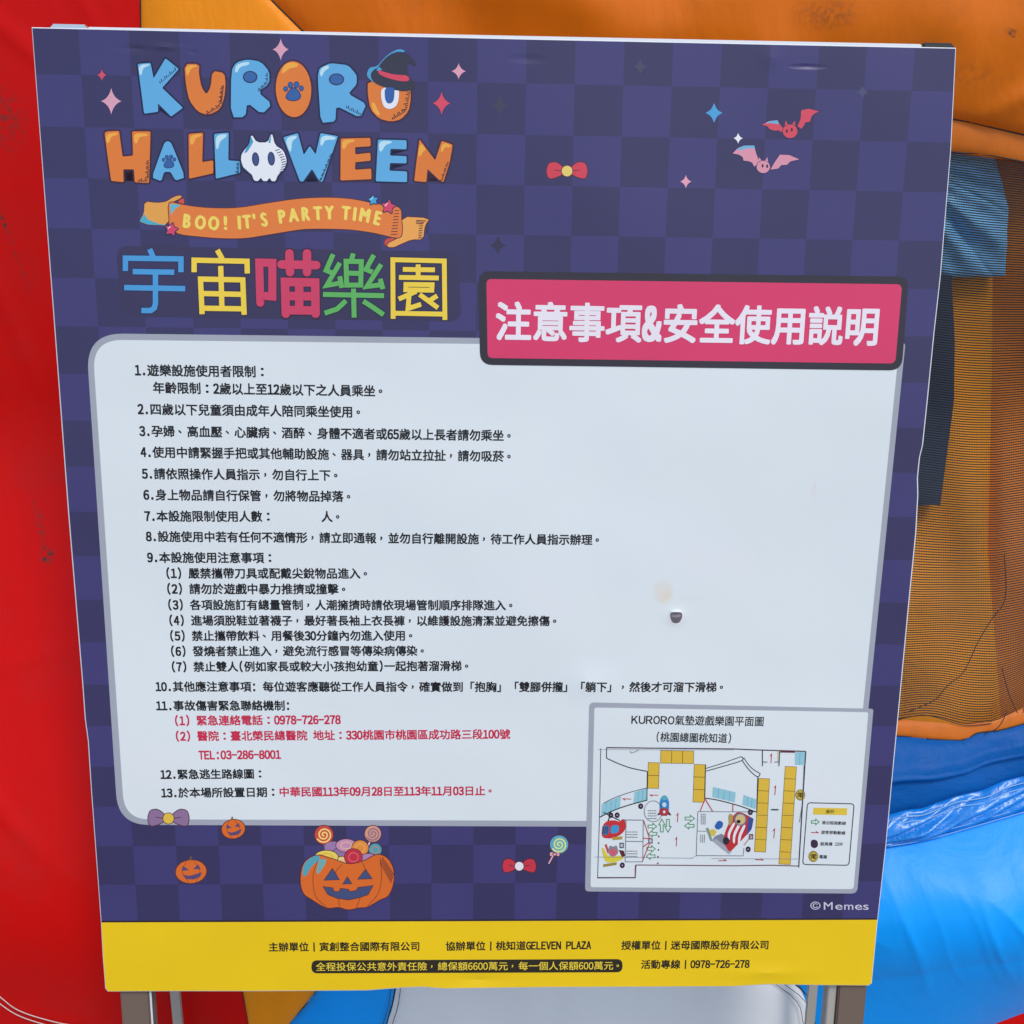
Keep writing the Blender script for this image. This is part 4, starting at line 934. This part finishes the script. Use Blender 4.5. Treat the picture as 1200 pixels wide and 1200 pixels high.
a = Art('text_line', foot, .0003); a.text('全程投保公共意外責任險，總保額6600萬元，每一個人保額600萬元。', (370, 1133), (719, 1131.6), (232, 208, 60), off=.008, hs=1.0); a.done()
a = Art('copyright_line', sheet, .00012); [a.glyph(ch, x_, 1061.4-(1.4 if ch in 'ems' else 0)*0, 9, (200, 200, 222), .006, 0, (1.6 if ch in 'es' else 1.25)) for ch, x_ in (('©', 955.5), ('M', 970.5), ('e', 983), ('m', 994.5), ('e', 1006), ('s', 1014.5))]; a.done()

# printed halloween props of the foot strip
ORP = (214, 104, 34); ED = (84, 40, 44)
def pumpkin_big():
    a = Art('printed_pumpkin', sheet, .0005)
    body = spline(E3([(60,285),(110,255),(170,268),(240,290),(300,280),(360,252),(405,270),(428,320),(425,375),(405,420),(370,438),(320,466),(285,470),(240,478),(200,468),(150,470),(90,436),(55,408),(44,350)]), 5, True)
    a.fill(grow(body, 1), ED); a.fill(body, ORP); a.fill(spline(E3([(52,330),(62,285),(105,255),(125,268),(90,300),(65,340)]), 4, True), (80, 160, 180)); a.fill(spline(E3([(120,275),(150,272),(140,300),(118,330),(110,320)]), 4, True), (110, 168, 170))
    for c in ([(115,275),(95,340),(105,420),(150,468)], [(215,292),(190,320),(195,340)], [(300,285),(318,330)], [(372,262),(378,340),(365,410),(320,464)], [(200,430),(205,465)], [(290,430),(275,470)]): a.line(spline(E3(c), 6), .9, (140, 66, 34))
    f = (62, 76, 120)
    for p in ([(142,356),(175,310),(202,354)], [(281,352),(312,314),(338,350)], [(220,372),(237,344),(253,370)], [(138,384),(176,390),(180,405),(203,406),(210,392),(240,396),(246,405),(275,401),(282,388),(342,380),(322,415),(285,428),(240,437),(195,430),(158,415)]):
        p = E3(p); a.fill(grow(p, .8), ED); a.fill(p, f)
    for i in range(12): a.line(E3([(385+i*4, 262+i*6), (372+i*4, 290+i*7)]), .8, ED)
    a.done('large carved orange pumpkin filled with sweets')
def sweet(x, y, rx, ry, c, z, dots=None):
    a = Art('printed_sweet', sheet, z); a.ell(x, y, rx+.8, ry+.8, ED); a.ell(x, y, rx, ry, c); 
    if dots: a.line(ellipse(x, y, rx*.55, ry*.55, 16), .9, dots, True)
    a.done()
for i, (x, y, rx, ry, c, dc) in enumerate([(180,222,38,24,(150,120,170),None),(208,248,34,22,(140,112,160),None),(352,232,26,26,(70,158,180),(214,120,60)),(232,214,42,26,(196,140,180),(220,196,120)),(290,225,34,32,(222,140,60),(236,180,90)),(215,278,26,18,(222,190,120),(240,220,160)),(150,262,48,27,(222,206,90),(236,150,60)),(325,270,38,22,(170,130,180),None),(262,262,36,34,(190,40,62),(220,110,120))]):
    X, Y = E3([(x, y)])[0]; sweet(X, Y, rx/3.53, ry/3.53, c, .00015+i*.00004, dc)
pumpkin_big()
def lolly(x, y, r, c1, c2, stick, z=.00012, sc=(230, 200, 210)):
    a = Art('printed_lollipop', sheet, z); a.line([(x, y), stick], 2.6, ED); a.line([(x, y), stick], 1.6, sc); a.ell(x, y, r+.9, r+.9, ED); a.ell(x, y, r, r, c1)
    sp_ = [(x+r*.86*t/16*math.cos(t*.95), y+r*.86*t/16*math.sin(t*.95)) for t in [i*.5 for i in range(2, 33)]]; a.line(sp_, r*.17, c2); a.done()
lolly(379.7, 978.2, 10.8, (200, 70, 62), (236, 208, 120), (381, 1000)); lolly(437, 977, 9.5, (206, 150, 130), (150, 110, 130), (430, 995))
lolly(655.2, 989.6, 10.6, (88, 170, 196), (214, 226, 130), (643, 1012), .00012, (222, 170, 190))
def bow(x, y, s_, c, knot, par=sheet):
    a = Art('printed_bow', par, .00012)
    for k in (-1, 1):
        p = smooth([(x, y), (x+k*9*s_, y-8*s_), (x+k*16*s_, y-7*s_), (x+k*18*s_, y), (x+k*16*s_, y+7*s_), (x+k*8*s_, y+5*s_)], 2, .2); a.fill(grow(p, 1), ED); a.fill(p, c); a.line([(x+k*4*s_, y), (x+k*11*s_, y-1*s_)], .9, ED)
    a.ell(x, y, 4.6*s_+.8, 4.6*s_+.8, ED); a.ell(x, y, 4.6*s_, 4.6*s_, knot); a.done()
bow(608.5, 1015, 1.1, (196, 48, 70), (226, 226, 236)); bow(197.5, 959, 1.35, (140, 112, 152), (222, 190, 70)); bow(664.5, 200.5, 1.35, (206, 60, 80), (226, 204, 110)); bow(650, 1001, .32, (222, 170, 190), (222, 170, 190))
def pumpkin_small(x, y, rx, ry, tilt):
    a = Art('printed_pumpkin', sheet, .00014); body = ellipse(x, y, rx, ry, 26, tilt); a.fill(grow(body, .9), ED); a.fill(body, ORP)
    ca, sa = math.cos(tilt), math.sin(tilt); R2 = lambda p: [(x+(u*ca-v*sa)*rx, y+(u*sa+v*ca)*ry) for u, v in p]
    for u_ in (-.45, .45): a.line(spline(R2([(u_*.5, -.95), (u_*1.25, 0), (u_*.5, .95)]), 5), .7, (150, 70, 34))
    a.line(R2([(0, -.95), (.12, -1.3)]), 2, (110, 90, 50))
    for p in ([(-.6,-.1),(-.5,-.55),(-.1,-.15)], [(.15,-.2),(.5,-.6),(.65,-.15)], [(-.6,.2),(-.2,.35),(.1,.3),(.7,.1),(.55,.5),(.1,.7),(-.35,.62)]): a.fill(R2(p), (86, 70, 110))
    a.done('small carved orange pumpkin')
pumpkin_small(*F5([(458,498)])[0], 18, 13.5, -.08); pumpkin_small(*F5([(728,226)])[0], 13.5, 11, -.15)
